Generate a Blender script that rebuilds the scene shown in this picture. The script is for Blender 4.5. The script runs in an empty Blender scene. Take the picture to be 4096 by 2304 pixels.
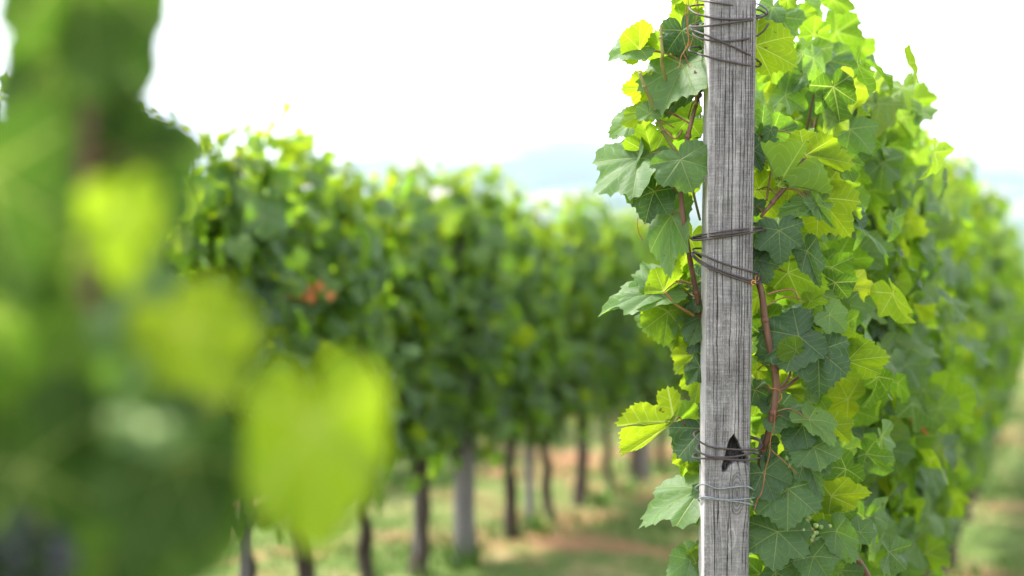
import bpy, math, random
import numpy as np
from mathutils import Vector, Matrix
R = math.radians
scene = bpy.context.scene
col = scene.collection

# ------------------------------------------------------------------ camera, sky, sun, exposure
CAM_Z = 1.37
PITCH = R(4.5)
cd = bpy.data.cameras.new('camera'); cam = bpy.data.objects.new('camera', cd); col.objects.link(cam)
cam.location = (0, 0, CAM_Z); cam.rotation_euler = (R(90) - PITCH, 0, 0)
cd.sensor_width = 36.0; cd.lens = 50.0; cd.clip_start = 0.02; cd.clip_end = 30000
cd.dof.use_dof = True; cd.dof.focus_distance = 2.40; cd.dof.aperture_fstop = 1.62
scene.camera = cam
SUN_EL, SUN_AZ = R(58), R(-66)          # azimuth measured from +Y towards +X
sx, sy, sz = math.sin(SUN_AZ)*math.cos(SUN_EL), math.cos(SUN_AZ)*math.cos(SUN_EL), math.sin(SUN_EL)
w = bpy.data.worlds.new('World'); scene.world = w; w.use_nodes = True
nt = w.node_tree; nt.nodes.clear()
sky = nt.nodes.new('ShaderNodeTexSky'); sky.sky_type = 'NISHITA'; sky.sun_disc = False
sky.sun_elevation = SUN_EL; sky.sun_rotation = SUN_AZ
sky.air_density = 1.0; sky.dust_density = 1.5; sky.ozone_density = 1.0; sky.altitude = 300
hs = nt.nodes.new('ShaderNodeHueSaturation'); hs.inputs['Saturation'].default_value = 0.22
bg = nt.nodes.new('ShaderNodeBackground'); bg.inputs['Strength'].default_value = 0.15
wo = nt.nodes.new('ShaderNodeOutputWorld')
nt.links.new(sky.outputs[0], hs.inputs['Color']); nt.links.new(hs.outputs[0], bg.inputs[0]); nt.links.new(bg.outputs[0], wo.inputs[0])
sl = bpy.data.lights.new('sun', 'SUN'); sl.energy = 2.05; sl.angle = R(9); sl.color = (1.0, 0.96, 0.88)
so = bpy.data.objects.new('sun', sl); col.objects.link(so)
so.rotation_euler = Vector((sx, sy, sz)).to_track_quat('Z', 'Y').to_euler()
vs = scene.view_settings
vs.view_transform = 'Standard'; vs.look = 'None'; vs.exposure = 2.5; vs.gamma = 1.0
scene.render.engine = 'CYCLES'
cy = scene.cycles
cy.use_denoising = True
cy.max_bounces = 10; cy.diffuse_bounces = 4; cy.glossy_bounces = 2; cy.transmission_bounces = 8
cy.volume_bounces = 0; cy.transparent_max_bounces = 6
cy.use_adaptive_sampling = False
scene.render.film_transparent = False

# ------------------------------------------------------------------ frame of reference
FPX = 5689.0
cp, sp = math.cos(PITCH), math.sin(PITCH)
VF, VU, VR = np.array([0, cp, -sp]), np.array([0, sp, cp]), np.array([1.0, 0, 0])
C0 = np.array([0, 0, CAM_Z])
def at(px, py, Y):
    """point seen at photograph pixel (px, py) standing Y metres ahead of the camera"""
    a, b = (px-2048)/FPX, (1152-py)/FPX
    d = Y/(cp + sp*b)
    return C0 + d*(VF + a*VR + b*VU)
ROW_AZ = R(20.7); SLOPE = math.tan(R(4.75))
RU = np.array([math.sin(ROW_AZ), math.cos(ROW_AZ), 0]); RN = np.array([-math.cos(ROW_AZ), math.sin(ROW_AZ), 0])
def hz(x, y):
    """height of the terrain: vineyard slope, then a valley, then distant hills"""
    s = x*RU[0] + y*RU[1]
    near = -SLOPE*np.clip(s, -60, 160)
    d = np.sqrt(x*x + y*y)
    t = np.clip((d-120)/500, 0, 1); t = t*t*(3-2*t)
    z = near*(1-t) + (-75)*t
    h = np.clip((d-1800)/3200, 0, 1); h = h*h*(3-2*h)
    az = np.arctan2(x, y)
    ridge = 150 + 45*np.sin(az*5.1+1.0) + 28*np.sin(az*11.3+.4) + 12*np.sin(az*27+2)
    z = z + h*ridge + t*6*np.sin(x*.006)*np.cos(y*.005)
    return z
def rowp(s, off, z):
    p = RU*s + RN*off
    return np.array([p[0], p[1], float(hz(np.array(p[0]), np.array(p[1]))) + z])

# ------------------------------------------------------------------ tagging
def tag(o, label=None, cat=None, group=None, kind=None):
    if label: o['label'] = label
    if cat: o['category'] = cat
    if group: o['group'] = group
    if kind: o['kind'] = kind
    return o
def empty(name, loc, rz=0):
    o = bpy.data.objects.new(name, None); col.objects.link(o)
    o.location = loc; o.rotation_euler = (0, 0, rz); o.empty_display_size = .1
    return o

# ------------------------------------------------------------------ mesh collector
class MB:
    def __init__(s): s.v = []; s.q = []; s.t = []; s.n = 0; s.tone = []; s.uv = []
    def add(s, v, q=None, t=None, tone=0.0, uv=None):
        v = np.asarray(v, float)
        if q is not None and len(q): s.q.append(np.asarray(q)+s.n)
        if t is not None and len(t): s.t.append(np.asarray(t)+s.n)
        s.v.append(v); s.n += len(v)
        tone = np.asarray(tone, float)
        s.tone.append(np.broadcast_to(tone, (len(v),)) if tone.ndim == 0 else tone)
        s.uv.append(np.zeros((len(v), 3)) if uv is None else uv)
    def tube(s, pts, rad, seg=8, tone=0.0, smooth=3, cap=True):
        P = np.array(pts, float)
        if np.ndim(rad) == 0: rad = [rad]*len(P)
        rad = np.array(rad, float)
        if smooth > 1 and len(P) > 2:
            Q, rr = [], []
            for i in range(len(P)-1):
                p0, p1, p2, p3 = P[max(i-1, 0)], P[i], P[i+1], P[min(i+2, len(P)-1)]
                for k in range(smooth):
                    u = k/smooth
                    Q.append(.5*((2*p1)+(-p0+p2)*u+(2*p0-5*p1+4*p2-p3)*u*u+(-p0+3*p1-3*p2+p3)*u**3)); rr.append(rad[i]*(1-u)+rad[i+1]*u)
            Q.append(P[-1]); rr.append(rad[-1]); P = np.array(Q); rad = np.array(rr)
        T = np.gradient(P, axis=0); T /= np.linalg.norm(T, axis=1)[:, None]+1e-9
        ref = np.array([0, 0, 1.]) if abs(T[0][2]) < .9 else np.array([1., 0, 0])
        a = np.cross(T[0], ref); a /= np.linalg.norm(a)
        V = []; ang = np.linspace(0, 2*np.pi, seg, endpoint=False)
        for i in range(len(P)):
            a = a - T[i]*a.dot(T[i]); a /= np.linalg.norm(a)+1e-9
            b = np.cross(T[i], a)
            V.append(P[i] + rad[i]*(np.cos(ang)[:, None]*a + np.sin(ang)[:, None]*b))
        n = len(P); V = np.concatenate(V)
        q = [(i*seg+j, i*seg+(j+1) % seg, (i+1)*seg+(j+1) % seg, (i+1)*seg+j) for i in range(n-1) for j in range(seg)]
        t = []
        if cap:
            V = np.concatenate([V, P[:1], P[-1:]]); c0, c1 = n*seg, n*seg+1
            t = [(c0, (j+1) % seg, j) for j in range(seg)] + [(c1, (n-1)*seg+j, (n-1)*seg+(j+1) % seg) for j in range(seg)]
        s.add(V, q, t, tone)
    def ball(s, c, r, tone=0.0, nu=8, nv=6):
        th = np.linspace(0, np.pi, nv+1)[1:-1]; ph = np.linspace(0, 2*np.pi, nu, endpoint=False)
        V = [[c[0]+r*math.sin(a)*math.cos(b), c[1]+r*math.sin(a)*math.sin(b), c[2]+r*math.cos(a)] for a in th for b in ph]
        m = len(th); V += [[c[0], c[1], c[2]+r], [c[0], c[1], c[2]-r]]
        q = [(i*nu+j, (i+1)*nu+j, (i+1)*nu+(j+1) % nu, i*nu+(j+1) % nu) for i in range(m-1) for j in range(nu)]
        t = [(m*nu, j, (j+1) % nu) for j in range(nu)] + [(m*nu+1, (m-1)*nu+(j+1) % nu, (m-1)*nu+j) for j in range(nu)]
        s.add(V, q, t, tone)
    def mesh(s, name, mat, smooth=True):
        me = bpy.data.meshes.new(name)
        V = np.concatenate(s.v); me.vertices.add(len(V)); me.vertices.foreach_set('co', V.ravel())
        Q = np.concatenate(s.q) if s.q else np.zeros((0, 4), int); T = np.concatenate(s.t) if s.t else np.zeros((0, 3), int)
        me.loops.add(Q.size+T.size); me.loops.foreach_set('vertex_index', np.concatenate([Q.ravel(), T.ravel()]).astype(np.int32))
        nf = len(Q)+len(T); me.polygons.add(nf)
        ls = np.concatenate([np.arange(len(Q))*4, Q.size+np.arange(len(T))*3]).astype(np.int32)
        me.polygons.foreach_set('loop_start', ls)
        me.polygons.foreach_set('use_smooth', np.full(nf, smooth))
        a = me.attributes.new('tone', 'FLOAT', 'POINT'); a.data.foreach_set('value', np.concatenate(s.tone).astype(np.float32))
        b = me.attributes.new('luv', 'FLOAT_VECTOR', 'POINT'); b.data.foreach_set('vector', np.concatenate(s.uv).astype(np.float32).ravel())
        me.materials.append(mat); me.update(calc_edges=True); me.validate()
        return me
    def build(s, name, mat, parent=None, smooth=True):
        o = bpy.data.objects.new(name, s.mesh(name, mat, smooth)); col.objects.link(o)
        if parent is not None: o.parent = parent
        return o
def keep_world(o, parent):
    """parent o (whose mesh is in world coordinates) to an unrotated empty"""
    o.parent = parent; o.location = -Vector(parent.location)

# ------------------------------------------------------------------ material helpers
class NT:
    def __init__(s, name):
        s.m = bpy.data.materials.new(name); s.m.use_nodes = True; s.t = s.m.node_tree; s.t.nodes.clear()
    def n(s, typ, **kw):
        nd = s.t.nodes.new(typ)
        for k, v in kw.items(): setattr(nd, k, v)
        return nd
    def L(s, a, b): s.t.links.new(a, b)
    def put(s, sock, v):
        if hasattr(v, 'is_output') or isinstance(v, bpy.types.NodeSocket): s.L(v, sock)
        else: sock.default_value = v
    def math(s, op, a, b=0.0, c=None, clamp=False):
        nd = s.n('ShaderNodeMath', operation=op, use_clamp=clamp)
        s.put(nd.inputs[0], a); s.put(nd.inputs[1], b)
        if c is not None: s.put(nd.inputs[2], c)
        return nd.outputs[0]
    def mix(s, f, a, b):
        nd = s.n('ShaderNodeMix', data_type='RGBA'); s.put(nd.inputs[0], f)
        s.put(nd.inputs[6], a if not isinstance(a, tuple) else (*a, 1)); s.put(nd.inputs[7], b if not isinstance(b, tuple) else (*b, 1))
        return nd.outputs[2]
    def ramp(s, f, stops):
        nd = s.n('ShaderNodeValToRGB'); e = nd.color_ramp.elements
        while len(e) < len(stops): e.new(.5)
        for el, (p, c) in zip(e, stops): el.position = p; el.color = (*c, 1)
        s.L(f, nd.inputs[0]); return nd.outputs[0]
    def noise(s, vec, scale, detail=4, rough=.55, out='Fac'):
        nd = s.n('ShaderNodeTexNoise'); nd.inputs['Scale'].default_value = scale
        nd.inputs['Detail'].default_value = detail; nd.inputs['Roughness'].default_value = rough
        if vec is not None: s.L(vec, nd.inputs['Vector'])
        return nd.outputs[out]
    def attr(s, name, out='Fac'):
        nd = s.n('ShaderNodeAttribute', attribute_name=name); return nd.outputs[out]
    def out(s, sh): o = s.n('ShaderNodeOutputMaterial'); s.L(sh, o.inputs[0]); return s.m
    def pbr(s, color, rough=.7, spec=.3, bump=None, bstr=.3, bdist=.001, metal=0):
        p = s.n('ShaderNodeBsdfPrincipled'); s.put(p.inputs['Base Color'], color if not isinstance(color, tuple) else (*color, 1))
        s.put(p.inputs['Roughness'], rough); s.put(p.inputs['Specular IOR Level'], spec); s.put(p.inputs['Metallic'], metal)
        if bump is not None:
            b = s.n('ShaderNodeBump'); b.inputs['Strength'].default_value = bstr; b.inputs['Distance'].default_value = bdist
            s.L(bump, b.inputs['Height']); s.L(b.outputs[0], p.inputs['Normal'])
        return p.outputs[0]

def leaf_material():
    k = NT('vine_leaf')
    uv = k.attr('luv', 'Vector'); tone = k.attr('tone')
    sep = k.n('ShaderNodeSeparateXYZ'); k.L(uv, sep.inputs[0])
    x = k.math('ABSOLUTE', sep.outputs[0]); y = sep.outputs[1]; wob = k.noise(uv, 3.0, 2)
    th = k.math('ARCTAN2', x, y)
    lines = []
    bounds = [(-.01, R(25)), (R(25), R(76)), (R(76), 9)]
    for a, (lo, hi) in zip((0, R(50), R(104)), bounds):
        dx, dy = math.sin(a), math.cos(a)
        t = k.math('ADD', k.math('MULTIPLY', x, dx), k.math('MULTIPLY', y, dy))
        pr = k.math('ABSOLUTE', k.math('SUBTRACT', k.math('MULTIPLY', x, dy), k.math('MULTIPLY', y, dx)))
        wd = k.math('MAXIMUM', k.math('MULTIPLY_ADD', t, -.020, .027), .004)
        main = k.math('SUBTRACT', 1.0, k.math('DIVIDE', pr, wd), clamp=True)
        insec = k.math('MULTIPLY', k.math('GREATER_THAN', th, lo), k.math('LESS_THAN', th, hi))
        v = k.math('ADD', k.math('ADD', k.math('MULTIPLY_ADD', pr, -.95, t), k.math('MULTIPLY', k.math('MULTIPLY', pr, pr), .9)), k.math('MULTIPLY', wob, .22))
        pp = k.math('PINGPONG', v, .085)
        sec = k.math('MULTIPLY', k.math('SUBTRACT', 1.0, k.math('DIVIDE', pp, .013), clamp=True), .42)
        m = k.math('MULTIPLY', k.math('MAXIMUM', main, sec), insec)
        lines.append(m)
    vein = k.math('MAXIMUM', k.math('MAXIMUM', lines[0], lines[1]), lines[2])
    geo = k.n('ShaderNodeNewGeometry'); back = geo.outputs['Backfacing']
    pos = geo.outputs['Position']
    mot = k.noise(pos, 46.0, 5, .65); fine = k.noise(uv, 26.0, 2)
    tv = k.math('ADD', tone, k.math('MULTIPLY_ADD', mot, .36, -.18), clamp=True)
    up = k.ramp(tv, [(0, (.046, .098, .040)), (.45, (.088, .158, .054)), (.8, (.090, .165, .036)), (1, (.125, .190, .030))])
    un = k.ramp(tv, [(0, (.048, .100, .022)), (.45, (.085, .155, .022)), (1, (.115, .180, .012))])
    base = k.mix(back, up, un)
    base = k.mix(k.math('MULTIPLY', vein, k.math('MULTIPLY_ADD', back, .25, .50)), base, (.36, .44, .16))
    spots = k.math('GREATER_THAN', k.noise(pos, 90.0, 2, .4), .735)
    base = k.mix(k.math('MULTIPLY', spots, .75), base, (.10, .05, .02))
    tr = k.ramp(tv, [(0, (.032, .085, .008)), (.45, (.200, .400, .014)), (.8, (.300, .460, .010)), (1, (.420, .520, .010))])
    tr = k.mix(k.math('MULTIPLY', vein, .60), tr, (.70, .74, .16))
    tr = k.mix(k.math('MULTIPLY', spots, .75), tr, (.08, .05, .01))
    hgt = k.math('MULTIPLY_ADD', fine, .35, k.math('MULTIPLY', vein, -1.0))
    p = k.pbr(base, k.math('MULTIPLY_ADD', back, .18, .52), k.math('MULTIPLY_ADD', back, -.26, .38), bump=hgt, bstr=.55, bdist=.0014)
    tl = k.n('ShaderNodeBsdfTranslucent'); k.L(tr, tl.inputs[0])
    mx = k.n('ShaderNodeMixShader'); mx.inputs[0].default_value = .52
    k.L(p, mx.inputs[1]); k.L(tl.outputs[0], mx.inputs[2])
    return k.out(mx.outputs[0])
M_LEAF = leaf_material()

def simple(name, ramp, scale, rough=.8, spec=.2, bstr=.4, stretch=(1, 1, 1), bdist=.002):
    k = NT(name); tc = k.n('ShaderNodeTexCoord'); mp = k.n('ShaderNodeMapping'); mp.inputs['Scale'].default_value = stretch
    k.L(tc.outputs['Object'], mp.inputs[0]); f = k.noise(mp.outputs[0], scale, 5)
    return k.out(k.pbr(k.ramp(f, ramp), rough, spec, f, bstr, bdist))
M_CANE = simple('cane_bark', [(.3, (.060, .026, .018)), (.55, (.120, .058, .036)), (.75, (.19, .12, .055))], 90, .55, .35, .4, (1, 1, .12), .0006)
M_PETIOLE = simple('petiole', [(.3, (.13, .035, .030)), (.7, (.23, .15, .04))], 30, .5, .4)
M_GREENSTEM = simple('green_cane', [(.3, (.12, .13, .035)), (.7, (.24, .20, .06))], 60, .5, .4, .3, (1, 1, .15))
M_TRUNK = simple('vine_trunk', [(.3, (.030, .022, .018)), (.55, (.075, .058, .046)), (.75, (.15, .12, .10))], 40, .95, .1, 1.0, (1, 1, .15), .006)
M_OLDPOST = simple('far_post_wood', [(.3, (.11, .098, .096)), (.7, (.24, .215, .212))], 30, .85, .15, .5, (1, 1, .08), .002)
M_TENDRIL = simple('dry_tendril', [(.3, (.17, .06, .02)), (.7, (.30, .12, .045))], 60, .6, .2)
M_RUST = simple('rusty_wire', [(.3, (.020, .015, .015)), (.55, (.048, .035, .035)), (.75, (.10, .065, .055))], 700, .6, .5, .8, (1, 1, 1), .0004)
M_ZINC = simple('zinc_wire', [(.3, (.10, .115, .12)), (.7, (.20, .22, .23))], 300, .42, .6, .3, (1, 1, 1), .0003)
M_GRAPE = simple('grape_skin', [(.3, (.010, .011, .016)), (.7, (.026, .028, .038))], 50, .45, .4)
M_GREENGRAPE = simple('green_grape_skin', [(.3, (.16, .24, .07)), (.7, (.26, .34, .12))], 50, .4, .4)
M_DRY = simple('dry_leaf', [(.3, (.36, .10, .03)), (.7, (.60, .24, .09))], 40, .7, .2)

# ------------------------------------------------------------------ ground and far land
def ground_material():
    k = NT('vineyard_ground'); geo = k.n('ShaderNodeNewGeometry'); pos = geo.outputs['Position']
    n1 = k.noise(pos, .9, 5, .6); n2 = k.noise(pos, 2.6, 6, .65); n3 = k.noise(pos, 26.0, 5, .7)
    green = k.ramp(n3, [(.3, (.045, .080, .018)), (.7, (.120, .165, .040))])
    straw = k.ramp(n3, [(.3, (.17, .135, .060)), (.7, (.30, .25, .12))])
    soil = k.ramp(n3, [(.3, (.17, .085, .045)), (.7, (.30, .165, .090))])
    c = k.mix(k.ramp(n2, [(.49, (0, 0, 0)), (.67, (1, 1, 1))]), green, straw)
    c = k.mix(k.ramp(n1, [(.50, (0, 0, 0)), (.62, (1, 1, 1))]), c, soil)
    # beyond the vineyard: fields, woods
    f1 = k.noise(pos, .0045, 5, .6); f2 = k.n('ShaderNodeTexVoronoi'); f2.inputs['Scale'].default_value = .006; k.L(pos, f2.inputs['Vector'])
    sepc = k.n('ShaderNodeSeparateColor'); k.L(f2.outputs['Color'], sepc.inputs[0])
    far = k.ramp(sepc.outputs[0], [(0, (.03, .06, .03)), (.45, (.05, .09, .03)), (.6, (.18, .16, .09)), (.78, (.45, .30, .26)), (1, (.12, .16, .06))])
    far = k.mix(k.ramp(f1, [(.45, (0, 0, 0)), (.52, (1, 1, 1))]), far, (.025, .055, .028))
    ln = k.n('ShaderNodeVectorMath', operation='LENGTH'); k.L(pos, ln.inputs[0])
    fm = k.math('DIVIDE', k.math('SUBTRACT', ln.outputs['Value'], 90.0), 120.0, clamp=True)
    return k.out(k.pbr(k.mix(fm, c, far), .95, .1, n3, .6, .03))
def build_ground():
    rs = np.concatenate([[0], np.linspace(.4, 16, 90), np.geomspace(16.5, 9000, 110)])
    na = 240; an = np.linspace(0, 2*np.pi, na, endpoint=False)
    rr, aa = np.meshgrid(rs[1:], an, indexing='ij'); x, y = rr*np.sin(aa), rr*np.cos(aa); z = hz(x, y)
    z = z + np.where(rr < 40, .018*np.sin(x*3.1+np.sin(y*2.2))*np.cos(y*2.7+x), 0)
    V = np.concatenate([[[0, 0, float(hz(np.array(0.), np.array(0.)))]], np.stack([x, y, z], -1).reshape(-1, 3)])
    m = len(rs)-1; i = np.arange(m-1)[:, None]; j = np.arange(na)[None, :]; j2 = (j+1) % na
    q = np.stack([1+i*na+j, 1+(i+1)*na+j, 1+(i+1)*na+j2, 1+i*na+j2], -1).reshape(-1, 4)
    t = [(0, 1+a, 1+(a+1) % na) for a in range(na)]
    b = MB(); b.add(V, q[:, ::-1], [x[::-1] for x in t]); o = b.build('ground', ground_material()); o['kind'] = 'structure'
build_ground()

def build_grass():
    k = NT('grass_blades'); tone = k.attr('tone')
    c = k.ramp(tone, [(0, (.04, .10, .014)), (.45, (.09, .16, .025)), (.75, (.19, .20, .07)), (1, (.33, .28, .14))])
    tl = k.n('ShaderNodeBsdfTranslucent'); k.L(c, tl.inputs[0]); mx = k.n('ShaderNodeMixShader'); mx.inputs[0].default_value = .35
    k.L(k.pbr(c, .7, .2), mx.inputs[1]); k.L(tl.outputs[0], mx.inputs[2]); mat = k.out(mx.outputs[0])
    rng = np.random.default_rng(5); n = 42000
    s = 3.6 + 22*rng.random(n)**1.6; off = rng.uniform(-1.2, 5.6, n)
    cx = np.sin(s*1.9+off*2.3)+np.sin(s*.8-off*3.1)+.6*np.sin(s*4.3+off*5)
    keep = rng.random(n) < np.clip(.55+.35*cx, .06, 1); s, off, cx = s[keep], off[keep], cx[keep]; n = len(s)
    line = np.minimum(np.abs(off-2.7), np.minimum(np.abs(off-.5), np.abs(off-4.9))) < .22
    h = rng.uniform(.02, .055, n)*np.where(line, 2.2, 1)
    x, y = RU[0]*s+RN[0]*off, RU[1]*s+RN[1]*off; z = hz(x, y)
    tone = np.clip(rng.normal(.42, .25, n) - .14*cx - .25*line, 0, 1)
    V, T, tn = [], [], []
    for b in range(3):
        a = rng.uniform(0, 6.28, n); wdt = rng.uniform(.003, .006, n); la = rng.uniform(0, 6.28, n); l = rng.uniform(.2, .8, n)*h
        bx, by = x+rng.normal(0, .012, n), y+rng.normal(0, .012, n)
        p0 = np.stack([bx-np.cos(a)*wdt, by-np.sin(a)*wdt, z-.02], -1); p1 = np.stack([bx+np.cos(a)*wdt, by+np.sin(a)*wdt, z-.02], -1)
        p2 = np.stack([bx+np.cos(la)*l, by+np.sin(la)*l, z+h], -1)
        V.append(np.stack([p0, p1, p2], 1).reshape(-1, 3)); tn.append(np.repeat(tone, 3))
    V = np.concatenate(V); m = MB(); m.add(V, None, np.arange(len(V)).reshape(-1, 3), np.concatenate(tn))
    o = m.build('grass', mat, smooth=False); tag(o, 'short patchy green and straw coloured grass on the reddish vineyard soil', 'grass', kind='stuff')
build_grass()

# ------------------------------------------------------------------ leaf geometry (unit leaf: junction at origin, tip at +Y, upper side +Z)
def outline(theta, lobe):
    d = np.degrees(theta); a = np.abs(d)
    A = [0, 12, 29, 50, 62, 80, 104, 120, 145, 166, 174, 180]
    W = [1.0, .96, .86, .91, .88, .78, .80, .74, .58, .42, .24, .07]
    D = [1.0, .86, .50, .88, .78, .44, .70, .64, .48, .32, .18, .06]
    return np.interp(a, A, np.array(W)*(1-lobe)+np.array(D)*lobe)
def leaf_template(nang, nring, lobe=.25, teeth=0, fold=.15, curl=.2, wave=.06, seed=0, ctrl=None, cup=0.0, twist=0.0):
    """ctrl = (outline polygon in leaf units, [(angle on this leaf, angle on a plain leaf)]) for strongly lobed leaves"""
    rng = np.random.default_rng(seed)
    if ctrl is None:
        th = np.linspace(-np.pi, np.pi, 361)
        r = outline(th, lobe)
        for _ in range(14): r[1:-1] = .25*r[:-2]+.5*r[1:-1]+.25*r[2:]
        r = r*(1 + .05*np.sin(2*th+rng.uniform(0, 6)) + .03*np.sin(3*th+rng.uniform(0, 6)))
        P = np.stack([1.10*np.sin(th)*r, np.cos(th)*r], -1)
    else:
        P = np.array(ctrl[0]+[ctrl[0][0]])
        for _ in range(2):                      # round the corners
            Q = np.empty((2*len(P)-2, 2)); Q[0::2] = .8*P[:-1]+.2*P[1:]; Q[1::2] = .2*P[:-1]+.8*P[1:]; P = np.concatenate([Q, Q[:1]])
    sl_ = np.concatenate([[0], np.cumsum(np.linalg.norm(np.diff(P, axis=0), axis=1))])
    u = np.linspace(0, sl_[-1], nang, endpoint=False)
    bx, by = np.interp(u, sl_, P[:, 0]), np.interp(u, sl_, P[:, 1])
    th = np.arctan2(bx, by); rr = np.hypot(bx, by)
    if teeth:
        pat = np.tile([1.0, .45, 0.0, .15], nang//4+1)[:nang]
        f_ = 1 + (pat-.4)*teeth*rng.uniform(.5, 1.35, nang)*np.clip((rr-.25)*4, 0, 1)
    else:
        f_ = 1 + rng.uniform(-.06, .06, nang)
    bx, by = bx*f_, by*f_
    f = (np.arange(1, nring+1)/nring)**.85
    x = bx[None]*f[:, None]; y = by[None]*f[:, None]
    rad = np.sqrt(x*x+y*y)
    z = fold*np.abs(x)*(1-.3*rad) - curl*np.sign(y)*y*y*.6 - cup*rad**2
    z += wave*rad**1.6*np.sin(5*th+rng.uniform(0, 6))[None] + .5*wave*rad**2*np.sin(9*th+rng.uniform(0, 6))[None]
    vt = th if ctrl is None else np.radians(np.interp(np.degrees(th), [a for a, b in ctrl[1]], [b for a, b in ctrl[1]]))
    if nang >= 60:      # the blade sinks along the five main veins and swells between them
        for a in (0, 50, -50, 104, -104):
            z -= .035*rad*np.exp(-((np.degrees(vt)[None]-a)/9)**2)
        z += .010*np.sin(rad*38)*np.clip(rad*2, 0, 1)*np.abs(np.sin(3.4*vt))[None]
    z += twist*x*y
    q_ = rad if ctrl is not None else rad
    ux, uy = (x, y) if ctrl is None else (rad*np.sin(vt)[None], rad*np.cos(vt)[None])
    uv = np.stack([ux, uy, np.zeros_like(x)], -1).reshape(-1, 3)
    V = np.concatenate([[[0, 0, 0]], np.stack([x, y, z], -1).reshape(-1, 3)]); uv = np.concatenate([[[0, 0, 0]], uv])
    i = np.arange(nring-1)[:, None]; j = np.arange(nang)[None]; j2 = (j+1) % nang
    q = np.stack([1+i*nang+j, 1+i*nang+j2, 1+(i+1)*nang+j2, 1+(i+1)*nang+j], -1).reshape(-1, 4)
    t = np.stack([np.zeros(nang, int), 1+(np.arange(nang)+1) % nang, 1+np.arange(nang)], -1)
    return V, q[:, ::-1], t, uv
def tmpl_set(nang, nring, teeth, seeds):
    out = []
    for k in seeds:
        rg = random.Random(k)
        out.append(leaf_template(nang, nring, rg.uniform(.0, .55), teeth, rg.uniform(-.05, .40), rg.uniform(-.2, .8), rg.uniform(.06, .18), k, None, rg.uniform(-.1, .35), rg.uniform(-.5, .5)))
    return out
T_LOW = tmpl_set(20, 2, 0, range(10, 18)); T_MID = tmpl_set(44, 3, .10, range(20, 30)); 
# outward side of templates: check that the face normals point to +Z
def _check(tm):
    V, q, t, uv = tm; a, b, c = V[t[0]]
    return np.cross(b-a, c-a)[2] > 0
for S in (T_LOW, T_MID):
    for n_, tm in enumerate(S):
        if not _check(tm): S[n_] = (tm[0], tm[1], tm[2][:, ::-1], tm[3])
def fixq(tm):
    V, q, t, uv = tm
    m = len(q)//3; a, b, c, d = V[q[m]]
    if np.cross(b-a, c-a)[2] < 0: q = q[:, ::-1]
    if np.cross(V[t[0]][1]-V[t[0]][0], V[t[0]][2]-V[t[0]][0])[2] < 0: t = t[:, ::-1]
    return V, q, t, uv
T_LOW = [fixq(a) for a in T_LOW]; T_MID = [fixq(a) for a in T_MID]

def nrm(v): return v/(np.linalg.norm(v)+1e-9)
def put_leaf(mb, tm, pos, tip, nor, L, wd=1.0, tone=.4):
    y = nrm(tip); z = nrm(nor - y*np.dot(nor, y)); x = np.cross(y, z)
    V, q, t, uv = tm
    W = pos + (V[:, :1]*wd*L)*x + (V[:, 1:2]*L)*y + (V[:, 2:]*L)*z
    mb.add(W, q, t, tone, uv)

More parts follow.
